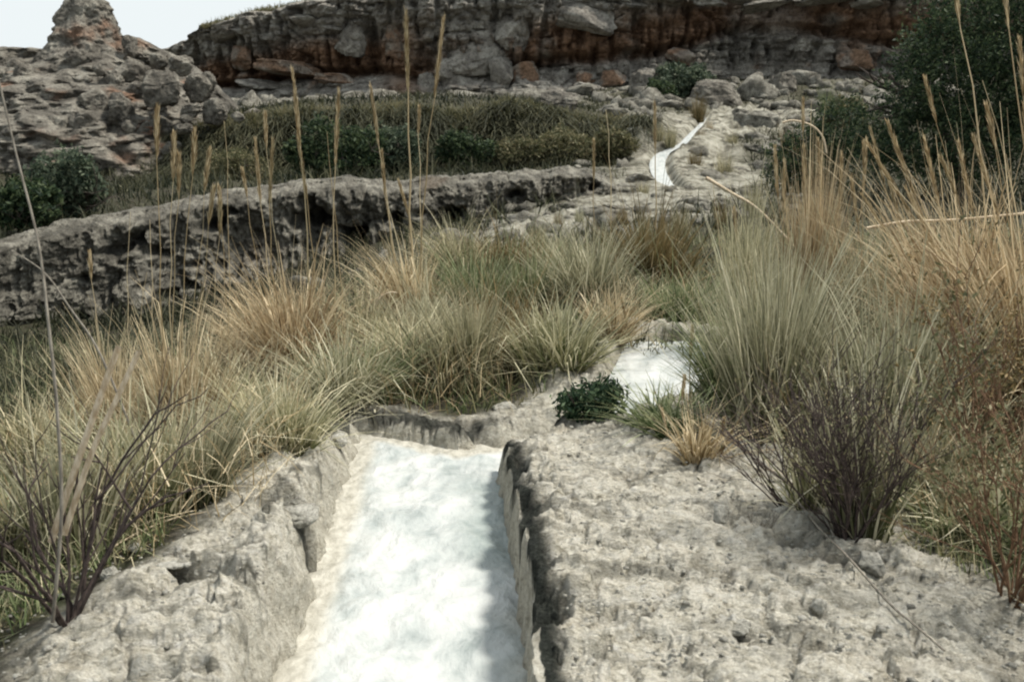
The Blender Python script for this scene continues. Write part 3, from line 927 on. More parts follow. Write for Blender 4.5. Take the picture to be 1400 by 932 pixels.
# ------------------------------------------------------------------ tufa ridge in the middle distance
def ridge():
    st = [(-330, 15, 430, 372), (-120, 16.5, 430, 350), (0, 18, 432, 330), (60, 18.8, 430, 313), (140, 19.8, 430, 298), (200, 20.5, 428, 284), (260, 21.5, 425, 272), (330, 22.5, 420, 258), (400, 23.3, 412, 250), (470, 24.2, 400, 247), (560, 25.5, 380, 246),
          (640, 27, 350, 240), (700, 28.2, 335, 236), (760, 29.3, 325, 230), (800, 30.2, 312, 232), (835, 31.0, 300, 246)]
    nc, nr = 760, 130
    k0 = [q[0] for q in st]
    pxs = np.linspace(-330, 835, nc)
    D = np.interp(pxs, k0, [q[1] for q in st])
    foot = EYE + (185 - np.interp(pxs, k0, [q[2] for q in st])) * D / FPX - 0.5
    rim = EYE + (185 - np.interp(pxs, k0, [q[3] for q in st])) * D / FPX
    x0 = (pxs - 700) / FPX * D * 1.01
    e = np.stack([x0, x0 * 0, x0 * 0], -1)
    rim = rim + 0.20 * fbm(e * .9, 5, .6) + .05 * worley(e * 1.5)[2] - 0.03
    v = np.linspace(0, 1, nr)[:, None]
    z = foot + (rim - foot) * v
    x = np.broadcast_to(x0, z.shape)
    P = np.stack([x, x * 0, z], -1)
    wp = .35 * np.stack([fbm(P * 1.2), x * 0, fbm(P * 1.2 + 7)], -1)
    w1 = worley(P * np.array((1.25, 1, .75)) + wp, seed=51)
    w2 = worley(P * np.array((3.2, 1, 2.2)) + wp, seed=61)
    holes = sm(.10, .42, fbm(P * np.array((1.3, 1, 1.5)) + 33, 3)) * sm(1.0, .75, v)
    curt = fbm(P * np.array((2.6, 1, .9)) + wp, 5, .6, ridged=True)
    lump = fbm(P * np.array((.55, 1, .5)) + 90, 3)
    out = .20 * (.8 - w1[0]) + .12 * (.7 - w2[0]) + .34 * curt + .55 * lump + .16 * fbm(P * 4, 5, .65, ridged=True) - .75 * holes
    out = out + 0.35 * sm(.45, .9, v) - .5 * sm(.9, 1.0, v) ** 2
    y = D - out * 1.2 - 1.0 * (1 - v) ** 1.5
    V_ = np.stack([x, y, z], -1)
    bl = []
    for a, b in ((.25, .05), (.6, .04), (1.2, -.03), (2.4, -.2), (4, -1.2)):
        nn = .12 * fbm(e * 2.2 + a * 3, 4)
        bl.append(V_[-1] + np.stack([x0 * 0, np.full(nc, a), b + nn], -1))
    V_ = np.concatenate([V_, np.stack(bl)], 0)
    st_ = np.concatenate([.35 * sm(.25, .5, fbm(P * .7 + 77, 3)), np.zeros((5, nc))])
    dk = np.concatenate([np.clip(.75 * holes + .5 * sm(.65, .25, v) * sm(.5, -.1, curt), 0, 1), np.zeros((5, nc))])  # shade of the holes and lower face put into the colour
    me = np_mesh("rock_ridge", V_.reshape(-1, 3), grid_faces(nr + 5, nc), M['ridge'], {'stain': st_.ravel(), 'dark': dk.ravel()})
    return tag(link("rock_ridge", me), kind='structure')


rdg = ridge()

# ------------------------------------------------------------------ blades
WID = [1.0]


def blades(n, seed, root_r, length, lean, curve, width, seg=4, up=1.0, jitter=0.35, lean_dir=None):
    """fountain of n ribbons: returns V, F, t, rnd (origin at the base)"""
    r = np.random.RandomState(seed)
    a = r.uniform(0, 2 * np.pi, n)
    q = np.sqrt(r.uniform(0, 1, n)) * root_r
    bx, by = q * np.cos(a), q * np.sin(a)
    da = a + r.normal(0, .6, n)
    L = length * np.clip(r.normal(.8, jitter * .6, n), .25, 1.3)
    ln = np.abs(r.normal(0, lean, n)) * (0.5 + .8 * q / root_r) + .03
    cv = np.abs(r.normal(curve, curve * .6, n))
    tt = np.linspace(0, 1, seg + 1)
    brk = (r.uniform(0, 1, n) < .16) * r.uniform(.6, 1.9, n)
    bt_ = r.uniform(.35, .8, n)
    th = ln[:, None] + cv[:, None] * tt[None, :] ** 1.5 + brk[:, None] * (tt[None, :] > bt_[:, None])
    th = th + 0          # angle from vertical along the blade
    ds = (L / seg)[:, None]
    hor = np.concatenate([np.zeros((n, 1)), np.cumsum(np.sin(th[:, :-1]) * ds, 1)], 1)
    ver = np.concatenate([np.zeros((n, 1)), np.cumsum(np.cos(th[:, :-1]) * ds, 1)], 1) * up
    side = r.normal(0, .13, n)[:, None] * L[:, None] * tt[None, :] ** 2
    cx = bx[:, None] + np.cos(da)[:, None] * hor - np.sin(da)[:, None] * side
    cy = by[:, None] + np.sin(da)[:, None] * hor + np.cos(da)[:, None] * side
    if lean_dir is not None:
        cx = cx + lean_dir[0] * L[:, None] * tt[None, :] ** 1.6
        cy = cy + lean_dir[1] * L[:, None] * tt[None, :] ** 1.6
    cz = np.maximum(ver, -0.02)
    wa = r.uniform(0, 2 * np.pi, n)
    W_ = width * WID[0] * r.uniform(.5, 1.5, n)[:, None] * (1 - .85 * tt[None, :] ** 1.5)
    ox, oy = np.cos(wa)[:, None] * W_ / 2, np.sin(wa)[:, None] * W_ / 2
    Vl = np.stack([cx - ox, cy - oy, cz], -1)
    Vr = np.stack([cx + ox, cy + oy, cz], -1)
    V_ = np.stack([Vl, Vr], 2).reshape(-1, 3)
    base = (np.arange(n) * (seg + 1) * 2)[:, None] + np.arange(seg)[None, :] * 2
    base = base.ravel()
    F_ = np.stack([base, base + 1, base + 3, base + 2], 1)
    tv = np.repeat(np.tile(tt, n), 2)
    rv = np.repeat(r.uniform(0, 1, n), (seg + 1) * 2)
    return V_, F_, tv, rv


def merge(parts):
    Vs, Fs, ts, rs_ = [], [], [], []
    o = 0
    for V_, F_, t_, r_ in parts:
        Vs.append(V_); Fs.append(F_ + o); ts.append(t_); rs_.append(r_)
        o += len(V_)
    return np.concatenate(Vs), np.concatenate(Fs), np.concatenate(ts), np.concatenate(rs_)


def blade_mesh(name, parts, mat):
    V_, F_, t_, r_ = merge(parts)
    return np_mesh(name, V_, F_, mat, {'t': t_, 'rnd': r_})


# tussock meshes, unit sized (height about 1, spread about .6); three shapes, each remade in the wanted colour
def tuss_shape(kind, seed, n):
    r = np.random.RandomState(seed)
    out = []
    subs = 6
    # a tussock is several tufts grown together, each leaning its own way
    for k in range(subs):
        a = r.uniform(0, 6.28)
        ox, oy = .22 * r.uniform(.3, 1) * math.cos(a), .22 * r.uniform(.3, 1) * math.sin(a)
        ld = (ox * 1.3 + r.normal(0, .10), oy * 1.3 + r.normal(0, .10))
        hs = r.uniform(.65, 1.1)
        m = int(n / subs * r.uniform(.6, 1.3))
        if kind == 'fountain':
            p = [blades(m, seed * 9 + k, .13, 1.0 * hs, .34, .9, .016, 5, lean_dir=ld), blades(m // 6, seed * 9 + k + 50, .15, .6, .8, .6, .016, 4)]
        elif kind == 'upright':
            p = [blades(m, seed * 9 + k, .13, 1.08 * hs, .18, .38, .013, 4, lean_dir=ld), blades(m // 6, seed * 9 + k + 50, .15, .6, .5, .5, .014, 4)]
        elif kind == 'round':
            p = [blades(m, seed * 9 + k, .2, .85 * hs, .5, .6, .015, 4, lean_dir=ld), blades(m // 4, seed * 9 + k + 50, .2, .6, .9, .4, .016, 3)]
        else:
            p = [blades(m, seed * 9 + k, .15, 1.1 * hs, .34, .95, .015, 6, lean_dir=(ld[0] - .16, ld[1])), blades(m // 6, seed * 9 + k + 50, .15, .7, .6, .6, .014, 4)]
        dr = r.uniform(-.16, .16)
        for V_, F_, t_, r_ in p:
            V_ = V_ + (ox, oy, 0)
            out.append((V_, F_, t_, np.clip(r_ ** 1.3 + dr, 0, 1)))
    out.append(blades(max(12, n // 14), seed + 5, .2, 1.3, .3, .5, .009, 5))
    return out


TM = {}



def tuss_mesh(kind, mat, var, n):
    WID[0] = 1.5 if n < 480 else 1.2
    key = (kind, mat, var, n)
    if key not in TM:
        TM[key] = blade_mesh("grass_tussock", tuss_shape(kind, 100 + var * 13 + len(kind), n), M[mat])
    return TM[key]


def tube(pts, rads, sides=5, cap=True):
    pts = np.array(pts, float)
    n = len(pts)
    T = np.gradient(pts, axis=0)
    T /= np.linalg.norm(T, axis=1)[:, None] + 1e-9
    ref = np.array((0.3, 1.0, 0.1))
    A_ = np.cross(T, ref)
    A_ /= np.linalg.norm(A_, axis=1)[:, None] + 1e-9
    B_ = np.cross(T, A_)
    th = np.linspace(0, 2 * np.pi, sides, endpoint=False)
    R_ = np.array(rads, float)[:, None, None]
    V_ = pts[:, None, :] + R_ * (np.cos(th)[None, :, None] * A_[:, None, :] + np.sin(th)[None, :, None] * B_[:, None, :])
    V_ = V_.reshape(-1, 3)
    F_ = []
    for i in range(n - 1):
        for j in range(sides):
            a, b = i * sides + j, i * sides + (j + 1) % sides
            F_.append((a, b, b + sides, a + sides))
    return V_, np.array(F_)


def tubes_mesh(name, tl, mat, sides=5):
    Vs, Fs, o = [], [], 0
    for pts, rads in tl:
        V_, F_ = tube(pts, rads, sides)
        Vs.append(V_); Fs.append(F_ + o)
        o += len(V_)
    return np_mesh(name, np.concatenate(Vs), np.concatenate(Fs), mat, smooth=True)


def head_parts(seed, base, top, L, wid, n=70):
    """feathery narrow seed head along the last L metres of a stalk given by its polyline function"""
    r = np.random.RandomState(seed)
    out = []
    base, top = np.array(base), np.array(top)
    ax = (top - base) / np.linalg.norm(top - base)
    t = r.uniform(0, 1, n)
    c = base[None] + (top - base)[None] * t[:, None]
    a = r.uniform(0, 6.28, n)
    prof = np.sin(np.pi * np.clip(t * .85 + .12, 0, 1)) ** .7
    d_ = ax[None] * r.uniform(.5, 1.0, n)[:, None] + np.stack([np.cos(a), np.sin(a), a * 0], -1) * (wid / .05 * .22)
    d_ /= np.linalg.norm(d_, axis=1)[:, None]
    l = (.05 + .05 * prof) * (L / .4) ** .5 * r.uniform(.7, 1.2, n)
    e = c + d_ * l[:, None]
    w_ = np.stack([-np.sin(a), np.cos(a), a * 0], -1) * .0035
    V_ = np.stack([c - w_ * .5, c + w_ * .5, (c + e) / 2 + w_, (c + e) / 2 - w_, e], 1).reshape(-1, 3)
    i = np.arange(n) * 5
    F_ = np.concatenate([np.stack([i, i + 1, i + 2, i + 3], 1), np.stack([i + 3, i + 2, i + 4, i + 4], 1)])
    F4 = F_[:n]
    F3 = np.stack([i + 3, i + 2, i + 4], 1)
    # quads only: make the tip a thin quad
    V2 = np.stack([c - w_ * .5, c + w_ * .5, (c + e) / 2 + w_, (c + e) / 2 - w_, e + w_ * .15, e - w_ * .15], 1).reshape(-1, 3)
    i = np.arange(n) * 6
    F2 = np.concatenate([np.stack([i, i + 1, i + 2, i + 3], 1), np.stack([i + 3, i + 2, i + 4, i + 5], 1)])
    return V2, F2, np.repeat(t, 6) * .5, np.repeat(r.uniform(0, 1, n), 6)


def add_stalk(parent, base, top, head=0.35, rad=.004, bend=0.0, seed=0, mat='straw', sag=0.0, wid=.05, headmat='seed'):
    """a flowering stalk, a part of its tussock; the parent has no rotation or scale"""
    base, top = np.array(base), np.array(top)
    off = np.array(parent.location)
    tt = np.linspace(0, 1, 9)
    L = np.linalg.norm(top - base)
    pts = base[None] + (top - base)[None] * tt[:, None]
    rk = np.random.RandomState(seed + 500)
    bend = bend + rk.uniform(-.018, .018)
    pts[:, 0] += bend * L * np.sin(np.pi * tt) + .004 * L * np.sin(tt * 21 + seed)
    pts[:, 1] += rk.uniform(-.03, .03) * L * np.sin(np.pi * tt)
    pts[:, 2] += sag * L * np.sin(np.pi * tt)
    rads = rad * (1 - .65 * tt)
    V_, F_ = tube(pts - off, rads, 5)
    me = np_mesh("flower_stalk", V_, F_, M[mat], {'t': np.repeat(tt, 5) * .6, 'rnd': np.full(len(V_), .45 + .4 * ((seed * 37) % 10) / 10)}, smooth=True)
    s_ = link("flower_stalk", me, parent)
    if head > 0:
        k = max(1, int(round((1 - head / L) * 8)))
        hb = pts[min(k, 7)]
        V2, F2, t2, r2 = head_parts(seed, hb - off, pts[-1] - off, head, wid, n=int(90 + 220 * head))
        link("seed_head", np_mesh("seed_head", V2, F2, M[headmat], {'t': t2, 'rnd': r2}), s_)
    return s_


TUSS = {}


def tussock(key, px, py, h, spread, kind, mat, label, var=0, n=900, group='grass tussocks along the channel', pos=None, rz=None):
    """a thing: an Empty at the root, its foliage and its stalks"""
    q = pos or pick(px, py)
    root = empty("grass_tussock", q)
    tag(root, label, 'grass', group)
    o = link("foliage", tuss_mesh(kind, mat, var, n), root)
    o.scale = (spread, spread, h)
    o.rotation_euler = (0, 0, (px * 0.37) % 6.28 if rz is None else rz)
    o.location = (0, 0, -0.02)
    TUSS[key] = (root, q)
    return root, q


# key, base px, base row, height m, spread (1 = as tall), shape, colour, label
NEARG = [
    ('L1', 205, 712, .62, .72, 'upright', 'pale', "stiff pale green tussock rooted on the edge of the left rock bank", 0, 520),
    ('L2', 262, 690, .5, .5, 'upright', 'sage', "grey green tussock touching the white stone on the left bank", 1, 600),
    ('L3', 95, 765, .62, .6, 'upright', 'sage', "blue green tussock behind the bare dark shrub at far left", 2, 480),
    ('L4', 25, 770, .60, .7, 'fountain', 'mixed', "drab green tussock at the bottom of the left edge", 0, 420),
    ('L5', 385, 618, .55, .62, 'fountain', 'pale', "pale straw tussock drooping over the rock at the bend's left end", 1, 1100),
    ('L6', 315, 600, .60, .7, 'fountain', 'pale', "cream tussock between the stalks and the drooping straw tussock", 2, 900),
    ('L7', 245, 620, .80, .7, 'upright', 'straw', "straw tussock carrying the dense row of tall seed stalks at left", 3, 900),
    ('L8', 165, 610, .75, .7, 'upright', 'straw', "thin straw tussock behind the two broken pale canes", 4, 700),
    ('L9', 400, 520, .98, .85, 'windswept', 'tan', "large orange tan tussock with wispy top at left of the middle", 0, 1500),
    ('L10', 350, 505, .80, .8, 'fountain', 'straw', "wiry straw tussock against the left flank of the orange tan one", 3, 900),
    ('L11', 45, 650, .62, .8, 'fountain', 'mixed', "dull olive tussock beside the leaning bare stem at left edge", 1, 700),
    ('L12', 470, 560, .62, .75, 'fountain', 'sage', "grey green tussock just behind the mossy rim of the channel", 2, 900),
    ('L13', 510, 550, .50, .7, 'fountain', 'green', "bright green low tussock on the channel's far rim", 3, 800),
    ('M1', 505, 500, 0.81, .8, 'fountain', 'mixed', "green and straw tussock right of the large orange tan one", 4, 900),
    ('M2', 560, 445, 0.95, .9, 'windswept', 'straw', "tawny feathery tussock rising against the dark tufa ridge", 1, 1000),
    ('M3', 585, 470, 0.76, .95, 'round', 'sage', "rounded grey green tussock below the tawny feathery one", 0, 1100),
    ('M4', 600, 530, 0.63, .8, 'fountain', 'mixed', "mixed green tussock over pale dead leaves behind the far rim", 5, 900),
    ('M5', 645, 528, 0.73, .65, 'upright', 'mixed', "upright yellowish tussock left of the bleached rock hollow", 5, 900),
    ('M6', 690, 505, 0.73, .7, 'upright', 'olive', "narrow olive brown tussock behind the yellowish upright one", 6, 900),
    ('M7', 650, 440, 0.98, .95, 'round', 'green', "big mid green tussock on the knoll behind the channel", 1, 1300),
    ('M8', 725, 430, 0.95, .85, 'round', 'green', "dark green tussock at the centre of the knoll", 2, 1300),
    ('M9', 755, 500, 0.67, .9, 'round', 'pale', "low spreading yellow green tussock above the bleached dead leaves", 3, 1100),
    ('M10', 805, 425, 1.00, .95, 'round', 'sage', "broad blue green sedge tussock with dark hollows below it", 4, 1300),
    ('M11', 690, 375, 0.76, 1.0, 'round', 'olive', "brownish tussock on the crest of the knoll", 5, 900),
    ('M12', 630, 380, 0.85, 1.0, 'fountain', 'mixed', "soft greenish tussock on the knoll's left shoulder", 6, 900),
    ('M13', 890, 398, 1.22, 1.1, 'round', 'olive', "wide rusty olive tussock on the crest left of the tall pale grasses", 6, 1500),
    ('M14', 832, 468, 0.55, .6, 'fountain', 'straw', "small straw tussock overhanging the left side of the chute", 7, 700),
    ('M15', 760, 380, 0.73, 1.0, 'round', 'mixed', "fawn tussock between the knoll's crest and the pale rock shelf", 7, 900),
    ('M16', 555, 512, 0.61, .8, 'fountain', 'pale', "low pale tussock with yellow flower specks behind the mossy rim", 8, 800),
    ('M17', 930, 440, 0.61, .8, 'round', 'green', "small dark green tussock at the top of the chute", 8, 800),
    ('R1', 1010, 565, .80, .6, 'fountain', 'green', "green tussock leaning over the right side of the chute", 9, 1200),
    ('R2', 1050, 600, 1.0, .7, 'upright', 'sage', "tall grey green tussock left of the dark woody shrub", 5, 1500),
    ('R3', 1120, 600, .95, .7, 'fountain', 'mixed', "grey green tussock directly behind the dark woody shrub", 6, 1000),
    ('R4', 1010, 470, 1.15, .55, 'upright', 'pale', "tall bleached tussock standing upright right of the rusty olive one", 7, 1300),
    ('R5', 1110, 480, 1.55, .62, 'upright', 'tan', "tallest tan tussock with orange stems in front of the dark tree", 8, 1600),
    ('R6', 1190, 500, 1.15, .7, 'upright', 'mixed', "olive tussock between the tallest tan one and the arching gold one", 9, 1300),
    ('R7', 1215, 640, .95, .8, 'upright', 'sage', "wide silvery tussock with arching tips right of the woody shrub", 10, 1100),
    ('R8', 1275, 600, 1.0, .8, 'fountain', 'mixed', "grey tussock with long blades reaching up toward the gold grass", 11, 1300),
    ('R9', 1335, 560, 1.55, 1.0, 'windswept', 'tan', "big golden tussock with arching stems against the dark tree", 2, 1900),
    ('R10', 1420, 600, 1.6, 1.0, 'windswept', 'tan', "golden tussock cut by the right edge of the picture", 3, 1700),
    ('R11', 1060, 540, 1.1, .7, 'upright', 'mixed', "mixed straw and green tussock behind the tall grey green one", 10, 1300),
    ('R12', 950, 628, .40, .5, 'fountain', 'straw', "small curly dry tussock on the right rock bank", 12, 260),
    ('R13', 915, 585, .30, .7, 'fountain', 'green', "small bright green tuft at the foot of the chute", 13, 350),
    ('R18', 1172, 728, .78, .6, 'upright', 'sage', "sparse grey green blades growing up through the woody shrub", 17, 420),
    ('R19', 1105, 690, .6, .55, 'fountain', 'pale', "thin pale grass between the leaning twigs and the woody shrub", 18, 300),
    ('R14', 1330, 735, .42, .95, 'fountain', 'green', "fine green grass patch at lower right below the reddish stems", 14, 900),
    ('R15', 1400, 760, .5, .9, 'fountain', 'sage', "grey green grass at the right edge near the bottom", 15, 800),
    ('R16', 1265, 690, .45, .8, 'fountain', 'mixed', "low sparse tussock between the woody shrub and the fine green patch", 16, 600),
    ('R17', 1250, 470, 1.2, .7, 'windswept', 'straw', "straw tussock between the olive and the big golden tussocks", 4, 1300),
]
for row in NEARG:
    key, px, py, h, spr, kind, mat, lab, var, n = row
    tussock(key, px, py, h * 0.92, spr * .88, kind, mat, lab, var, int(n * .72), rz=(0.0 if kind == 'windswept' else None))

WID[0] = 1.0
# farther tufts on the pale spur and in the hollows
FARG = [
    (955, 168, 40, 34, 'olive', "round rust coloured tuft at the top end of the far stream"),
    (970, 187, 18, 20, 'tan', "tiny orange tuft right of the far stream's upper reach"),
    (958, 197, 22, 20, 'olive', "dark brown tuft touching the far stream's upper bend"),
    (916, 203, 34, 28, 'mixed', "olive tuft on the outer bank above the far stream's bend"),
    (950, 236, 34, 28, 'olive', "brown tuft on the inside of the far stream's curve"),
    (990, 245, 46, 34, 'mixed', "drab tuft right of the far stream below the bare slab"),
    (1000, 205, 30, 22, 'mixed', "small tuft on the pale slab left of the long arched stem"),
    (880, 272, 30, 22, 'mixed', "tuft on the pale rock left of the far stream's lower end"),
    (792, 312, 26, 26, 'sage', "grey green tuft on the rock shelf above the knoll"),
    (763, 318, 24, 28, 'olive', "dark tuft at the left end of the rock shelf"),
    (850, 312, 30, 26, 'olive', "dark tuft in the middle of the rock shelf"),
    (830, 268, 30, 24, 'mixed', "olive tuft in the notch at the ridge's right end"),
    (985, 320, 34, 46, 'olive', "tall brown tuft below the far stream's lower end"),
    (1030, 300, 50, 50, 'mixed', "straw tuft behind the tall bleached tussock"),
    (900, 195, 30, 24, 'mixed', "grassy tuft on the hillside left of the rust coloured one"),
    (930, 325, 50, 40, 'mixed', "loose tuft just behind the wide rusty olive tussock"),
    (1080, 215, 50, 36, 'olive', "dim brown tuft on the slope behind the tallest tan tussock"),
    (1035, 175, 24, 18, 'olive', "little tuft beside the white stone on the spur's crest"),
    (880, 330, 40, 36, 'sage', "greyish tuft between rock shelf and rusty olive tussock"),
    (735, 345, 50, 40, 'mixed', "straw green tuft at the left foot of the rock shelf"),
    (1130, 160, 50, 36, 'leafy', "dark tuft where the slope meets the big dark tree"),
    (820, 340, 40, 30, 'sage', "pale sage tuft under the middle of the rock shelf"),
]
for i, (px, py, wpx, hpx, mat, lab) in enumerate(FARG):
    q = pick(px, py, 14)
    k = q[1] / FPX
    mat = 'green' if mat == 'leafy' else mat
    me = blade_mesh("grass_tussock", [blades(420, 900 + i, .42, 1.0, .55, .45, .022, 3)], M[mat])
    o = link("grass_tussock", me)
    o.location = q
    o.scale = (wpx * k * .42, wpx * k * .42, hpx * k * 1.15)
    tag(o, lab, 'grass', 'tufts on the rocky spur')

# ------------------------------------------------------------------ tall stalks: tussock key, base px/row, top px/row, head m, bend
STALKS = [
    ('L7', 228, 600, 213, 155, .42, .006, 0.004), ('L7', 240, 600, 238, 190, .40, .005, -.004), ('L7', 232, 610, 246, 218, .35, .005, .004),
    ('L7', 255, 600, 268, 185, .38, .005, -.004), ('L7', 215, 600, 205, 300, .0, .005, -.01), ('L7', 222, 600, 285, 210, .3, .004, .01),
    ('L7', 250, 590, 290, 262, .3, .004, .004), ('L8', 195, 590, 178, 290, .0, .004, -.03), ('L7', 262, 590, 302, 280, .25, .004, 0.01),
    ('L6', 310, 560, 308, 165, .0, .004, .004), ('L6', 318, 560, 300, 260, .28, .004, .004),
    ('L8', 150, 600, 122, 350, .25, .004, .01), ('L8', 175, 600, 200, 372, .0, .004, .01),
    ('L9', 395, 500, 372, 195, .40, .006, -.02), ('L9', 385, 500, 350, 195, .35, .005, -.01), ('L9', 425, 500, 402, 100, .45, .007, 0.012),
    ('L9', 430, 500, 408, 190, .35, .005, .01), ('L9', 410, 500, 362, 158, .30, .004, -.01), ('L9', 462, 480, 461, 128, .42, .006, 0.004),
    ('L9', 470, 480, 446, 180, .0, .004, .004), ('L9', 380, 500, 332, 235, .25, .004, 0),
    ('M2', 552, 430, 508, 120, .40, .006, -.008), ('M2', 565, 430, 556, 20, .65, .009, .006), ('M2', 572, 430, 606, 30, .65, .006, .002), ('M2', 575, 430, 572, 150, .3, .005, 0),
    ('M2', 590, 430, 545, 250, .3, .004, .02), ('M2', 560, 430, 522, 210, .3, .004, -.01),
    ('M13', 832, 390, 829, 150, .0, .005, .002), ('M13', 900, 380, 896, 145, .4, .006, 0.0), ('M13', 815, 385, 812, 195, .3, .004, .003),
    ('R5', 1095, 450, 1097, 140, .2, .006, 0.01), ('R5', 1120, 450, 1098, 205, .35, .005, -.03), ('R5', 1140, 450, 1150, 215, .35, .005, .02),
    ('R5', 1100, 450, 1060, 205, .35, .005, -.04), ('R5', 1135, 450, 1120, 195, .35, .005, 0.01), ('R5', 1150, 450, 1185, 195, .3, .005, .03), ('R5', 1080, 450, 1072, 225, .35, .005, 0),
    ('R9', 1345, 520, 1300, -40, .5, .009, .045), ('R10', 1412, 560, 1368, -40, .5, .009, .03),
    ('R9', 1330, 520, 1215, 170, .45, .006, .05), ('R9', 1340, 520, 1190, 200, .45, .006, .06), ('R9', 1325, 520, 1265, 190, .4, .006, .03), ('R9', 1350, 520, 1265, 110, .3, .005, .05),
    ('R9', 1345, 520, 1310, 200, .4, .006, .02), ('R10', 1400, 560, 1330, 190, .45, .007, .05), ('R10', 1410, 560, 1350, 150, .45, .007, .05), ('R10', 1400, 560, 1290, 220, .4, .006, .05),
    ('R10', 1405, 560, 1345, 110, .0, .006, .03), ('R9', 1335, 520, 1240, 260, .4, .006, .05), ('R9', 1320, 520, 1180, 270, .4, .005, .07), ('R17', 1250, 450, 1190, 180, .35, .005, .03),
    ('R17', 1255, 450, 1215, 245, .35, .005, .03), ('R6', 1190, 470, 1182, 200, .3, .005, .0), ('R6', 1200, 470, 1165, 245, .3, .005, -.02),
    ('R10', 1415, 560, 1395, 60, .4, .006, .02), ('R10', 1420, 560, 1400, 150, .4, .006, .0),
    ('R8', 1270, 590, 1370, 385, .2, .004, -.05), ('R8', 1260, 590, 1310, 400, .0, .004, -.02), ('R7', 1200, 620, 1290, 440, .0, .004, -.04),
    ('R4', 1010, 450, 1005, 290, .3, .005, .0), ('R4', 1020, 450, 1050, 320, .3, .005, -.02), ('R4', 1015, 450, 975, 250, .0, .004, -.04),
    ('R1', 945, 560, 946, 450, .22, .006, .0), ('R12', 955, 615, 935, 520, .12, .004, -.1), ('R12', 945, 615, 905, 560, .10, .004, -.1), ('R12', 955, 615, 990, 575, .1, .004, .1),
    ('M14', 862, 470, 850, 410, .12, .008, 0), ('M14', 895, 480, 885, 455, .0, .005, 0),
]
for i, (key, bx, by, tx, ty, hd, rad, bend) in enumerate(STALKS):
    root, q = TUSS[key]
    D = q[1]
    b = PT(bx, by, D)
    b = (b[0], D + ((i * 37) % 11 - 5) * .015, q[2] - .02)
    t = PT(tx, ty, D + ((i * 53) % 13 - 6) * .03)
    add_stalk(root, b, t, hd * .85 * D / 8 + (0.05 if hd else 0), rad * max(.75, D / 7.5), bend, seed=i, wid=.034, mat=('tan' if key[0] == 'R' else 'straw'))

# ------------------------------------------------------------------ leafy crowns and shrubs
def leaf_cloud(blobs, n, leaf, seed, hollow=0.55, thr=-0.15, nscale=1.2, updir=.3):
    """small leaf quads spread through uneven blobs (cx,cy,cz,rx,ry,rz)"""
    r = np.random.RandomState(seed)
    bl = np.array(blobs, float)
    vol = (bl[:, 3] * bl[:, 5]) ** 1.0
    idx = r.choice(len(bl), size=int(n * 2.2), p=vol / vol.sum())
    v = r.normal(size=(len(idx), 3))
    v /= np.linalg.norm(v, axis=1)[:, None]
    rad = (hollow + (1 - hollow) * r.uniform(0, 1, len(idx)) ** .6)
    p = bl[idx, :3] + v * bl[idx, 3:] * rad[:, None] * (1 + .5 * perlin(v * 2.2 + idx[:, None] * 3.1)[:, None])
    keep = perlin(p * nscale + 3) + .5 * perlin(p * nscale * 2.7) > thr
    p = p[keep][:n]
    m = len(p)
    d1 = r.normal(size=(m, 3)); d1[:, 2] += updir
    d1 /= np.linalg.norm(d1, axis=1)[:, None]
    d2 = np.cross(d1, r.normal(size=(m, 3)))
    d2 /= np.linalg.norm(d2, axis=1)[:, None]
    L = leaf * r.uniform(.6, 1.4, m)[:, None]
    V_ = np.stack([p - d1 * L, p + d2 * L * .38, p + d1 * L, p - d2 * L * .38], 1).reshape(-1, 3)
    i = np.arange(m) * 4
    F_ = np.stack([i, i + 1, i + 2, i + 3], 1)
    return V_, F_, np.tile([0, .3, .6, .3], m).astype(float), np.repeat(r.uniform(0, 1, m), 4)


def grow(base, length, rad, dirv, depth, r, out, spread=.6, shrink=.68, nb=3, wob=.12):
    pts = [np.array(base, float)]
    d_ = np.array(dirv, float)
    d_ /= np.linalg.norm(d_)
    n = 5
    for i in range(n):
        d_ = d_ + np.array([r.gauss(0, wob), r.gauss(0, wob), r.gauss(0, wob * .5) + .03])
        d_ /= np.linalg.norm(d_)
        pts.append(pts[-1] + d_ * length / n)
    out.append((pts, [rad * (1 - .45 * i / n) for i in range(n + 1)]))
    if depth > 0:
        for k in range(nb):
            j = r.choice([2, 3, 4, 5])
            nd = d_ + np.array([r.gauss(0, spread), r.gauss(0, spread), r.gauss(0, spread * .5)])
            grow(pts[j], length * shrink * r.uniform(.7, 1.2), rad * .55, nd, depth - 1, r, out, spread, shrink, nb, wob)


def tree(name, label, cat, loc, blobs, n, leaf, mat, seed, trunk_h, trunk_r, barkmat='bark', group=None, hollow=.55, thr=-.15, nscale=1.2):
    root = empty(name, loc)
    tag(root, label, cat, group)
    r = random.Random(seed)
    tl = []
    grow((0, 0, -.2), trunk_h, trunk_r, (r.gauss(0, .15), r.gauss(0, .15), 1), 3, r, tl, .7, .75, 3)
    link("trunk", tubes_mesh("trunk", tl, M[barkmat]), root)
    V_, F_, t_, rn_ = leaf_cloud(blobs, n, leaf, seed, hollow, thr, nscale)
    link("crown", np_mesh("crown", V_, F_, M[mat], {'t': t_, 'rnd': rn_}), root)
    return root


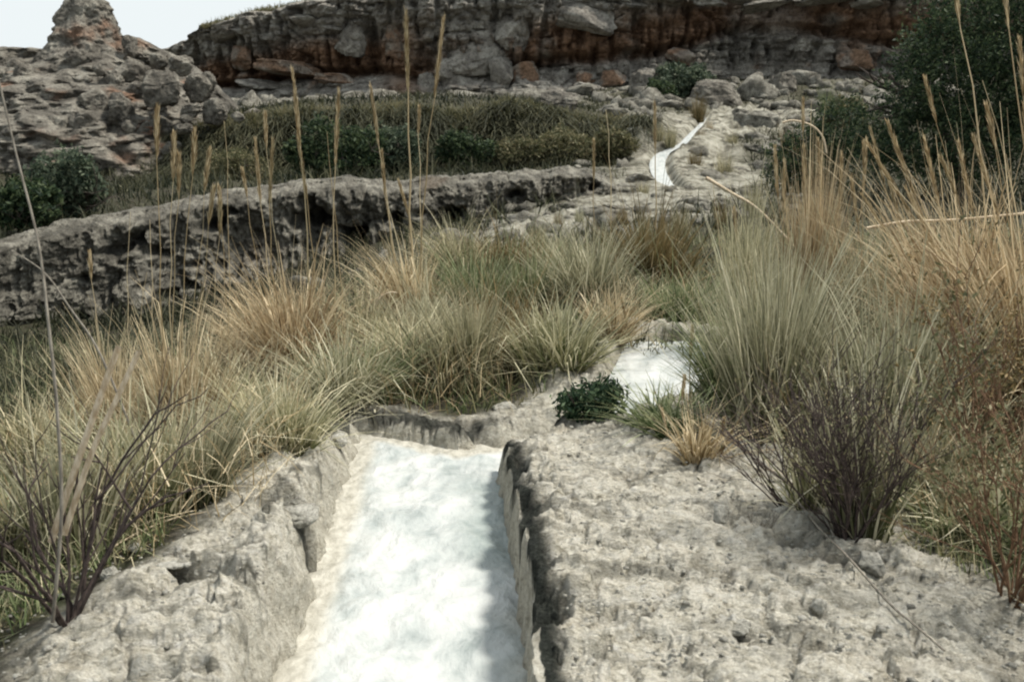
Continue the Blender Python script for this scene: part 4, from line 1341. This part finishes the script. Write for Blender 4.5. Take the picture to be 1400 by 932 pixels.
# big dark tree behind the golden grass
bt = pick(1300, 300, 14, 60)
bt = (9.8, 24.0, float(base_h(9.8, 24.0)))
bl = [(0.9, 0, 3.6, 2.1, 1.6, 2.1), (-0.5, -.3, 2.5, 1.3, 1.2, 1.4), (1.9, -.2, 3.0, 1.8, 1.4, 1.8), (-0.5, -.3, 1.4, 1.6, 1.2, 1.0), (1.2, -.4, 1.1, 1.8, 1.3, 1.1),
      (-1.3, -.1, 1.0, 1.0, .9, .7), (1.4, .3, 4.9, 1.8, 1.5, 1.4), (2.8, 0, 4.6, 1.8, 1.4, 1.4), (3.2, 0, 2.2, 1.6, 1.3, 1.7), (.0, 0, 4.0, .9, 1.0, .8), (2.2, -.6, 1.6, 1.6, 1.2, 1.4), (.3, -.6, 2.2, 1.3, 1.0, 1.2), (-1.2, -.1, 2.3, .9, .8, .9), (-.7, .2, 3.2, .9, .8, .9), (-1.9, 0, 1.3, .7, .7, .6)]
tree("evergreen_tree", "big dense dark evergreen tree filling the upper right corner", 'tree', bt, bl, 78000, .048, 'leaf_dark', 3, 2.2, .16, thr=-.3, nscale=1.5, hollow=.4)
tq = (7.1, 26, float(base_h(7.1, 26)))
tree("evergreen_shrub", "low dark bush at the left foot of the big dark tree", 'shrub', tq, [(0, 0, .9, 1.1, .8, .8), (.6, 0, 1.5, .9, .7, .8), (-.4, .1, .5, .8, .6, .5)], 9000, .05, 'leaf_dark', 4, 1.0, .05, thr=-.3, nscale=2)

# round blue green bush at the left, beyond the ridge
def bush(px, row_base, row_top, wpx, D, label, mat, seed, n=9000, leaf=.08, name="round_bush", group='bushes beyond the tufa ridge'):
    q = PT(px, row_base, D)
    k = D / FPX
    H_ = (row_base - row_top) * k
    W_ = wpx * k / 2
    r = random.Random(seed)
    bl_ = [(0, 0, H_ * .5, W_ * .7, W_ * .6, H_ * .42)]
    for i in range(7):
        a = r.uniform(0, 6.28)
        bl_.append((math.cos(a) * W_ * .55, math.sin(a) * W_ * .4, H_ * r.uniform(.3, .75), W_ * r.uniform(.3, .5), W_ * .4, H_ * r.uniform(.2, .32)))
    return tree(name, label, 'bush', q, bl_, n, leaf, mat, seed, H_ * .5, H_ * .03, thr=-.28, nscale=2.2, group=group)


bush(92, 312, 198, 110, 29, "round blue green bush below the left rocky outcrop", 'leaf_mid', 20)
bush(35, 322, 240, 120, 27, "dark bush at the left edge beside the round blue green one", 'leaf_dark', 21)
bush(470, 256, 165, 120, 38, "dark green bush standing behind the left half of the tufa ridge", 'leaf_dark', 22)
bush(530, 256, 170, 90, 38.5, "blue green bush right of the dark one behind the tufa ridge", 'leaf_mid', 23)
bush(420, 250, 190, 60, 37.6, "small dark bush left of the pair behind the tufa ridge", 'leaf_dark', 24, n=5000)
bush(935, 145, 85, 90, 64, "dark green bush under the cliff above the far stream", 'leaf_mid', 25, n=6000, leaf=.12, group='bushes on the slope')
bush(900, 150, 108, 46, 62, "small green bush left of the dark one under the cliff", 'leaf_dark', 26, n=3500, leaf=.11, group='bushes on the slope')
bush(1150, 200, 130, 70, 54, "brownish bush between the boulders and the big dark tree", 'scrub', 27, n=5000, leaf=.10, group='bushes on the slope')
bush(640, 240, 176, 90, 43, "dark scrubby bush in the middle of the grassy bank", 'leaf_dark', 33, n=6000, group='bushes on the slope')
bush(715, 238, 186, 80, 43, "low drab bush right of the dark scrubby one on the grassy bank", 'scrub', 34, n=5000, leaf=.07, group='bushes on the slope')
bush(330, 262, 205, 90, 38, "low olive bush behind the left part of the tufa ridge", 'scrub', 35, n=6000, leaf=.06)
bush(780, 232, 175, 110, 43, "drab bush under the grassy bank near the spur", 'scrub', 28, n=7000, leaf=.07, group='bushes on the slope')
bush(842, 222, 172, 64, 43, "olive bush on the bank left of the far stream", 'scrub', 29, n=5000, leaf=.08, group='bushes on the slope')
bush(1000, 152, 118, 50, 66, "small dark bush among the boulders above the spur", 'leaf_dark', 30, n=3000, leaf=.11, group='bushes on the slope')
bush(437, 14, 5, 14, 75.0, "tiny lone bush standing on the cliff's rim", 'leaf_dark', 31, n=600, leaf=.07, group='bushes on the slope')

# cushion plant behind the right bank
q = (.46, 6.18, float(base_h(.46, 6.18)) + .02)
cr_ = empty("cushion_plant", q)
cr_.scale = (1.05, 1.1, 1.25)
tag(cr_, "dark green cushion plant on the far edge of the right rock bank", 'plant')
V_, F_, t_, rn_ = leaf_cloud([(0, 0, .07, .19, .13, .09), (.09, 0, .10, .10, .1, .09), (-.11, 0, .06, .09, .1, .06)], 2600, .017, 6, .3, -.5, 9)
link("foliage", np_mesh("foliage", V_, F_, M['leaf_cushion'], {'t': t_, 'rnd': rn_}), cr_)
r_ = random.Random(2)
tl = []
for k in range(12):
    grow((r_.uniform(-.08, .08), r_.uniform(-.05, .05), -.01), .14, .004, (r_.gauss(0, .8), r_.gauss(0, .6), 1), 1, r_, tl)
link("stem", tubes_mesh("stem", tl, M['twig'], 4), cr_)


# ------------------------------------------------------------------ woody shrubs
def woody(name, label, px, py, stems, length, rad, mat, seed, spread=.45, depth=2, nb=3, leaf=None, pos=None, lean=(0, 0), wob=.1, shrink=.62, group=None, cat='shrub'):
    q = pos or pick(px, py)
    root = empty(name, q)
    tag(root, label, cat, group)
    r = random.Random(seed)
    tips = []
    for k in range(stems):
        tl = []
        d_ = (r.gauss(lean[0], spread), r.gauss(lean[1], spread), 1)
        grow((r.uniform(-.04, .04), r.uniform(-.04, .04), -.03), length * r.uniform(.6, 1.1), rad * r.uniform(.6, 1.2), d_, depth, r, tl, .38, shrink, nb, wob)
        link("stem", tubes_mesh("stem", tl, M[mat], 4), root)
        tips += [p[-1] for p, _ in tl]
    if leaf:
        lm, n, sz = leaf
        rs = np.random.RandomState(seed)
        T = np.array(tips)
        c = T[rs.randint(0, len(T), n)] + rs.normal(0, .03, (n, 3))
        bl_ = np.concatenate([c, np.full((n, 3), .012)], 1)
        V_, F_, t_, rn_ = leaf_cloud(bl_, n, sz, seed, .3, -2, 5)
        link("foliage", np_mesh("foliage", V_, F_, M[lm], {'t': t_, 'rnd': rn_}), root)
    return root


woody("woody_shrub", "dark many stemmed woody shrub growing from the right rock bank", 1165, 742, 28, .50, .0055, 'twig', 5, .52, 2, 5, leaf=('scrub', 1500, .009), wob=.13)
woody("dead_tuft", "small grey dead tuft on the lip of the right rock bank", 1040, 728, 22, .085, .0018, 'twig_grey', 6, .8, 2, 4, cat='plant')
woody("bare_shrub", "bare dark branching shrub in the lower left corner", 70, 858, 9, .60, .010, 'twig', 7, .38, 2, 3, pos=(-1.56, 3.6, float(base_h(-1.56, 3.6))))
woody("red_stemmed_shrub", "reddish brown leafless shrub at the right edge", 1385, 820, 14, .75, .006, 'twig_red', 9, .28, 2, 4, leaf=('scrub', 2600, .013))
woody("red_stemmed_shrub", "reddish twiggy stems in front of the big golden tussock", 1330, 700, 9, .75, .005, 'twig_red', 10, .22, 2, 4, leaf=('olive', 2200, .012))
woody("twiggy_shrub", "thin dark twigs leaning left beside the woody shrub", 1075, 690, 7, .38, .004, 'twig', 12, .35, 2, 3, lean=(-.5, 0))
woody("twiggy_shrub", "thin grey twigs lying under the curly dry tussock", 985, 632, 8, .16, .0025, 'twig_grey', 13, .9, 2, 3)

# single long stems
def rod(name, label, pts, rad, mat, cat, taper=.6, group=None):
    pts = smooth_line([(*p, 0) for p in pts], 6)[:, :3]
    n = len(pts)
    o = pts[0].copy()
    V_, F_ = tube(pts - o, [rad * (1 - taper * i / (n - 1)) for i in range(n)], 6)
    me = np_mesh(name, V_, F_, M[mat], {'t': np.linspace(0, 1, len(V_)), 'rnd': np.full(len(V_), .6)}, smooth=True)
    ob = link(name, me)
    ob.location = o
    return tag(ob, label, cat, group)


D = 3.4
rod("bare_reed", "long bare stem rising to the left edge from the dark shrub", [PT(72, 850, D), PT(84, 700, D), PT(78, 560, D), PT(66, 440, D), PT(52, 330, D + .05), PT(22, 210, D + .1), (PT(-4, 100, D + .1))], .007, 'twig_grey', 'stem')
rod("bare_reed", "side shoot crossing the long bare stem at left", [PT(200, 640, 4.6), PT(140, 490, 4.6), PT(95, 420, 4.6), PT(60, 372, 4.6), PT(15, 342, 4.6)], .006, 'twig_grey', 'stem')
D = 3.6
rod("broken_cane", "left one of two thick pale broken canes", [PT(70, 740, D), PT(110, 620, D), PT(138, 540, D), PT(162, 474, D)], .014, 'cane', 'cane', .2, 'broken canes')
rod("broken_cane", "right one of two thick pale broken canes", [PT(88, 730, D), PT(125, 620, D), PT(155, 555, D), PT(190, 480, D)], .012, 'cane', 'cane', .2, 'broken canes')


def ground_rod(label, pix, rad, mat, lift=.02):
    pts = []
    for px, py in pix:
        a = pick(px, py)
        pts.append((a[0], a[1], a[2] + lift))
    return rod("dry_stick", label, pts, rad, mat, 'stick', .4)


ground_rod("long thin stick lying down the right rock bank below the woody shrub", [(1085, 690), (1120, 735), (1160, 775), (1215, 838), (1250, 868), (1290, 905)], .006, 'twig_grey', .035)
ground_rod("crooked grey branch lying from the curly tussock to the woody shrub", [(925, 622), (980, 632), (1030, 640), (1075, 665), (1115, 700), (1140, 745)], .009, 'twig_grey', .03)
ground_rod("thin straw lying along the top of the left bank", [(150, 762), (190, 738), (240, 718), (290, 708)], .004, 'cane', .03)
rod("curved_straw", "pale arched straw hanging in the woody shrub", [PT(1132, 588, 4.6), PT(1140, 577, 4.6), PT(1160, 570, 4.6), PT(1178, 569, 4.6), PT(1190, 575, 4.6)], .006, 'cane', 'straw', .5)
rod("curved_straw", "small arched straw head left of the rounded grey green tussock", [PT(512, 420, 9), PT(520, 407, 9), PT(532, 400, 9), PT(543, 400, 9)], .010, 'cane', 'straw', .5)
rod("arched_stem", "long pale stem arching over the spur above the golden grass", [PT(1070, 168, 20), PT(1085, 165, 20), PT(1110, 172, 20), PT(1125, 188, 20), PT(1130, 210, 20)], .02, 'cane', 'stem', .3)
rod("fallen_cane", "thick yellowish cane leaning on the grass beside the far stream", [PT(965, 243, 13), PT(1000, 264, 13), PT(1035, 285, 13), PT(1080, 330, 13)], .022, 'cane', 'cane', .5)
rod("fallen_cane", "pale nearly level cane in front of the golden tussocks", [PT(1185, 312, 7.4), PT(1240, 303, 7.4), PT(1300, 301, 7.4), PT(1400, 292, 7.4)], .010, 'cane', 'cane', .1)

# ------------------------------------------------------------------ loose stones and boulders
r = random.Random(21)
for px, py, a, b, lab in [
    (330, 665, 34, 14, "flat white stone on the left bank below the drooping tussock"),
    (405, 705, 62, 20, "thin rock slab overhanging a dark hollow in the left bank"),
    (150, 790, 26, 26, "pointed pale stone at the left edge of the left bank"),
    (185, 752, 24, 12, "small pale stone behind the pointed one on the left bank"),
    (240, 775, 50, 10, "flat grey stone set in the middle of the left bank"),
    (1288, 858, 20, 15, "small bright white stone at lower right"),
    (1195, 778, 44, 30, "grey white stone just below the woody shrub"),
    (985, 712, 26, 34, "upright white stone left of the grey dead tuft"),
    (1068, 708, 36, 26, "rounded pale rock right of the grey dead tuft"),
    (1095, 712, 26, 22, "small rounded rock touching the crooked branch"),
    (1020, 640, 36, 22, "pale stone under the end of the crooked branch"),
    (1118, 835, 30, 26, "cream stone halfway down the right bank"),
    (1008, 862, 40, 14, "flat stone low on the right bank"),
    (1270, 745, 30, 14, "flat stone beside the shrub's right roots"),
    (1362, 660, 16, 12, "white pebble under the golden grass at right"),
    (1060, 800, 20, 12, "small stone in the middle of the right bank"),
    (690, 563, 40, 15, "dark mossy stone on the channel's far rim"),
    (735, 556, 46, 12, "cream crusted stone right of the dark mossy one"),
    (460, 605, 34, 18, "dark lichen covered stone at the channel's upper left corner"),
    (1225, 610, 12, 10, "tiny pale pebble glimpsed through the silvery tussock"),
]:
    q = pick(px, py)
    k = q[1] / FPX
    o = put_rock("stone", r.choice(STONE), (q[0], q[1], q[2] + .1 * b * k), (a * k / 2 * 1.1, a * k / 2, b * k / 2 * 1.25), rnd=r)
    tag(o, lab, 'stone')

for px, py, a, b, lab in [
    (1068, 118, 50, 34, "rounded grey boulder, the right one of the pair above the spur"),
    (1035, 112, 26, 26, "small rounded boulder left of the bigger one above the spur"),
    (1030, 165, 66, 50, "block with a sheer left side on the slope above the spur"),
    (985, 132, 80, 44, "broad pale boulder with a dark hollow above the rust coloured tuft"),
    (1115, 150, 50, 30, "pale boulder nearest the big dark tree"),
    (1000, 85, 90, 30, "long pale slab under the cliff right of the dark bush"),
    (880, 118, 56, 44, "squared block at the cliff's foot left of the green bushes"),
    (765, 140, 60, 30, "tan boulder at the cliff's foot in the middle"),
    (345, 155, 28, 12, "small pale boulder at the left end of the green slope"),
    (365, 143, 24, 14, "pale boulder halfway up the green slope below the rusty cliff"),
    (335, 140, 26, 12, "flat boulder above the small pale one on the green slope"),
    (1060, 158, 22, 10, "white stone on the spur's crest"),
    (720, 300, 40, 12, "low pale rock at the left end of the rock shelf"),
    (770, 285, 60, 22, "grey hummock of rock at the back of the shelf"),
    (870, 250, 70, 24, "pale rounded rock left of the far stream's curve"),
    (960, 285, 40, 22, "small pale rock below the far stream's lower end"),
    (1040, 205, 60, 20, "weathered slab on the spur right of the far stream"),
    (905, 300, 50, 20, "pale rock behind the wide rusty olive tussock"),
    (1095, 190, 60, 26, "dark boulder at the spur's right side"),
    (845, 290, 60, 18, "low bleached rock in the centre of the shelf"),
    (940, 262, 24, 20, "small knob of rock right of the far stream's lower end"),
]:
    q = pick(px, py + b * .3, 14)
    k = q[1] / FPX
    o = put_rock("boulder", r.choice(TUFB if py > 160 else OUTB), (q[0], q[1], q[2] + .2 * b * k), (a * k / 2 * 1.1, a * k / 2 * .8, b * k / 2 * 1.2), rnd=r)
    tag(o, lab, 'boulder')

# ------------------------------------------------------------------ things nobody could count
def scatter_blades(name, P, length, width, lean, mat, seed, seg=2, down=0.0):
    rs = np.random.RandomState(seed)
    n = len(P)
    a = rs.uniform(0, 6.28, n)
    L = length * rs.uniform(.5, 1.4, n) if np.isscalar(length) else length * rs.uniform(.5, 1.4, n)
    tt = np.linspace(0, 1, seg + 1)
    ln = np.abs(rs.normal(0, lean, n))[:, None] + .5 * tt[None] ** 2 * rs.uniform(0, 1.4, n)[:, None]
    hx_ = np.sin(ln) * tt * L[:, None]
    hz = np.cos(ln) * tt * L[:, None]
    c = P[:, None, :] + np.stack([np.cos(a)[:, None] * hx_, np.sin(a)[:, None] * hx_ - down * tt[None] ** 2 * L[:, None] * .6, hz - down * L[:, None] * 1.3 * tt[None] ** 2.0], -1)
    wa = rs.uniform(0, 6.28, n)
    W_ = (width if np.isscalar(width) else width)[..., None] * np.ones((1, seg + 1)) if not np.isscalar(width) else np.full((n, seg + 1), width)
    W_ = W_ * (1 - .8 * tt[None])
    o = np.stack([np.cos(wa)[:, None] * W_, np.sin(wa)[:, None] * W_, 0 * W_], -1) / 2
    V_ = np.stack([c - o, c + o], 2).reshape(-1, 3)
    b = ((np.arange(n) * (seg + 1) * 2)[:, None] + np.arange(seg)[None] * 2).ravel()
    F_ = np.stack([b, b + 1, b + 3, b + 2], 1)
    clump = sm(-.4, .4, perlin(P * np.array((.5, .5, .5)) + 3))
    me = np_mesh(name, V_, F_, M[mat], {'t': np.repeat(np.tile(tt, n), 2), 'rnd': np.repeat(np.clip(rs.uniform(0, 1, n) * .7 + .3 * clump, 0, 1), (seg + 1) * 2)})
    return tag(link(name, me), kind='stuff')


rs = np.random.RandomState(77)


def off_stream(P, w_=.9):
    return np.abs(near_line(np.array([(q[0], q[1], 0, 0) for q in FL], float), P[:, 0], P[:, 1])[0]) > w_



def spots(n, dmin, dmax, half=.62, power=1.0):
    y = np.exp(rs.uniform(math.log(dmin), math.log(dmax), n))
    x = y * rs.uniform(-half, half, n)
    return x, y


# dry litter and short grass between the tussocks
x, y = spots(52000, 3.0, 16)
d_, s_, _, _ = channel(x, y)
P_ = np.stack([x, y, x * 0], -1)
cl_ = perlin(P_ * 1.3 + 8)
ok = (d_ > .15) & np.where(s_ < 0, d_ + .35 * cl_ > np.where(y > 6, .42, np.where(y < 4.1, .95, .68)), np.where(y < 6.6, d_ + .5 * cl_ > 1.75 - .8 * sm(5.2, 6.2, y), d_ > .18))
x, y = x[ok], y[ok]
z = base_h(x, y)
P_ = np.stack([x, y, z - .01], -1)
half = rs.uniform(0, 1, len(x)) < .5
scatter_blades("dry_grass", P_[half], .13 + .012 * P_[half][:, 1], .006 + .0006 * P_[half][:, 1], .7, 'mixed', 1)
scatter_blades("green_grass", P_[~half], .12 + .012 * P_[~half][:, 1], .006 + .0006 * P_[~half][:, 1], .5, 'green', 2)

# scrub in the hollow between the left bank and the ridge, and on the slopes beyond
x, y = spots(60000, 8, 40)
P_ = np.stack([x, y, x * 0], -1)
sp_ = near_line(np.array([(0.2, 20, 0, 0), (3.0, 25, 0, 0), (4.8, 32, 0, 0), (6.2, 38, 0, 0), (6.5, 45, 0, 0)], float), x, y)
ok = (perlin(P_ * .9 + 2) > -.2) & ((np.abs(sp_[0]) > 2.2) | (y < 16)) & ((x < -.6) | (perlin(P_ * 1.7) > .1))
x, y = x[ok], y[ok]
P_ = np.stack([x, y, base_h(x, y)], -1)
ok = off_stream(P_, 1.0)
P_, y = P_[ok], y[ok]
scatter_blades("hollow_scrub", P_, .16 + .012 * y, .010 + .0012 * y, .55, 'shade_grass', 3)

x, y = spots(36000, 41, 76, .58)
P_ = np.stack([x, y, x * 0], -1)
sp_ = near_line(np.array([(6.2, 38, 0, 0), (6.5, 45, 0, 0), (9, 52, 0, 0), (13, 58, 0, 0)], float), x, y)
ok = (perlin(P_ * .35 + 2) > -.45) & (np.abs(sp_[0]) + 1.5 * perlin(P_ * .5) > 2.4)
x, y = x[ok], y[ok]
P_ = np.stack([x, y, base_h(x, y)], -1)
P_ = P_[off_stream(P_, 1.2)]
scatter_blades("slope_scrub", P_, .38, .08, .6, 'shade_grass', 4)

# long grass hanging down the bank below the green slope
n = 42000
pxr = rs.uniform(120, 930, n)
Dd = rs.uniform(42.8, 46.4, n)
x = (pxr - 700) / FPX * Dd * 1.01
z = base_h(x, Dd)
P_ = np.stack([x, Dd, z], -1)
keep = (perlin(P_ * np.array((.9, .4, .9))) > -.35) & off_stream(P_, 1.3) & (pxr < 890)
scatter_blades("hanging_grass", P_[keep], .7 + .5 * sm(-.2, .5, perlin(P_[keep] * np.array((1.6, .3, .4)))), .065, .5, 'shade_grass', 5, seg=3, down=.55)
n = 9000
pxr = rs.uniform(150, 900, n)
row = np.interp(pxr, [150, 300, 400, 550, 700, 900], [203, 187, 168, 160, 155, 168])
Dd = rs.uniform(45.3, 46.6, n)
x = (pxr - 700) / FPX * Dd * 1.01
P_ = np.stack([x, Dd, base_h(x, Dd)], -1)
P_ = P_[off_stream(P_, 1.2) & (pxr < 880)]
scatter_blades("brow_grass", P_, .45, .06, .6, 'scrub', 6)

# fringe on the cliff rim
n = 5000
pxr = rs.uniform(290, 760, n)
row = np.interp(pxr, [290, 360, 440, 540, 760], [46, 27, 13, 2, -12])
x = (pxr - 700) / FPX * 75.5
z = EYE + (185 - row) * 74 / FPX + .15
P_ = np.stack([x, np.full(n, 75.2) + rs.uniform(-.3, 1.5, n), z + rs.uniform(-.1, .1, n)], -1)
scatter_blades("rim_grass", P_, .28, .07, .5, 'scrub', 8)

# gravel on the banks
gV, gF = ICO2[0], ICO2[1]
x, y = spots(3600, 2.8, 7.0, .5)
d_, s_, _, _ = channel(x, y)
ok = (d_ > .12) & (d_ < 2.0)
x, y = x[ok], y[ok]
import itertools
tetV = np.array([(1, 0, -.3), (-.5, .85, -.3), (-.5, -.85, -.3), (.6, .5, .35), (-.7, .1, .4), (.3, -.7, .35)], float)
tetF = np.array([(0, 3, 5), (0, 1, 3), (1, 4, 3), (1, 2, 4), (2, 5, 4), (2, 0, 5), (3, 4, 5), (0, 2, 1)])
m = len(x)
sz = rs.uniform(.003, .012, m) * rs.choice([1, 1, 1, 1.7], m)
rot = rs.uniform(0, 6.28, m)
c_, s__ = np.cos(rot), np.sin(rot)
tv = tetV[None] * (1 + rs.uniform(-.3, .3, (m, 6, 3)))
vx = tv[..., 0] * c_[:, None] - tv[..., 1] * s__[:, None]
vy = tv[..., 0] * s__[:, None] + tv[..., 1] * c_[:, None]
Zg = base_h(x, y) + .012
V_ = np.stack([x[:, None] + vx * sz[:, None], y[:, None] + vy * sz[:, None], Zg[:, None] + tv[..., 2] * sz[:, None] * .8], -1).reshape(-1, 3)
F_ = (tetF[None] + (np.arange(m) * 6)[:, None, None]).reshape(-1, 3)
tag(link("gravel", np_mesh("gravel", V_, F_, M['stone'], {'stain': np.zeros(len(V_)), 'dark': np.zeros(len(V_))})), kind='stuff')

# rubble on the spur, the talus and the foot of the outcrop
rV, rF = ICO2
n = 2600
y = rs.uniform(17, 70, n)
x = y * rs.uniform(-.5, .42, n)
P_ = np.stack([x, y, x * 0], -1)
sp_ = near_line(np.array([(0.2, 20, 0, 0), (3.0, 25, 0, 0), (4.8, 32, 0, 0), (6.2, 38, 0, 0), (6.5, 45, 0, 0), (9, 52, 0, 0), (13, 58, 0, 0)], float), x, y)
fl_ = near_line(np.array([(q[0], q[1], 0, 0) for q in FL], float), x, y)
ok = ((np.abs(sp_[0]) < 4.0) | (y > 56)) & (np.abs(fl_[0]) > .9) & (perlin(P_ * .6) > -.25)
x, y = x[ok], y[ok]
m = len(x)
sz = rs.uniform(.07, .30, m) * rs.choice([.7, 1, 1.6], m) * np.clip(y / 45, .55, 1.3) * np.where((y > 57) & (rs.uniform(0, 1, m) < .15), 1.8, 1)
dsp = 1 + .35 * rs.uniform(-1, 1, (m, len(rV)))
rot = rs.uniform(0, 6.28, m)
asp = rs.uniform(.6, 1.3, (m, 1, 3)) * np.array((1.3, 1, .75))
v = rV[None] * dsp[..., None] * asp
vx = v[..., 0] * np.cos(rot)[:, None] - v[..., 1] * np.sin(rot)[:, None]
vy = v[..., 0] * np.sin(rot)[:, None] + v[..., 1] * np.cos(rot)[:, None]
zz = base_h(x, y) + .05 + .3 * sz
V_ = np.stack([x[:, None] + vx * sz[:, None], y[:, None] + vy * sz[:, None], zz[:, None] + v[..., 2] * sz[:, None]], -1).reshape(-1, 3)
F_ = (rF[None] + (np.arange(m) * len(rV))[:, None, None]).reshape(-1, 3)
tag(link("rubble", np_mesh("rubble", V_, F_, M['tufa'], {'stain': np.zeros(len(V_)), 'dark': np.zeros(len(V_))})), kind='stuff')


# dead straw lodged between and across the tussocks
cs = np.array([q for k_, (_, q) in TUSS.items() if k_ not in ('R1', 'R12', 'R13', 'R18', 'R19', 'M14')])
n = 9000
k = rs.randint(0, len(cs), n)
P_ = cs[k] + np.stack([rs.normal(0, .34, n), rs.normal(0, .30, n), np.zeros(n)], -1)
dd_, _s, _, _ = channel(P_[:, 0], P_[:, 1])
ok = (dd_ > .25) & (P_[:, 1] > 4.2) & ~((P_[:, 0] > 0) & (P_[:, 0] < 1.25) & (P_[:, 1] < 9))
P_ = P_[ok]
P_[:, 2] = base_h(P_[:, 0], P_[:, 1]) + rs.uniform(-.02, .30, len(P_)) ** 1.0 * (rs.uniform(0, 1, len(P_)) < .7)
scatter_blades("dead_straw", P_, .30, .0065, 1.15, 'straw', 12, seg=3)
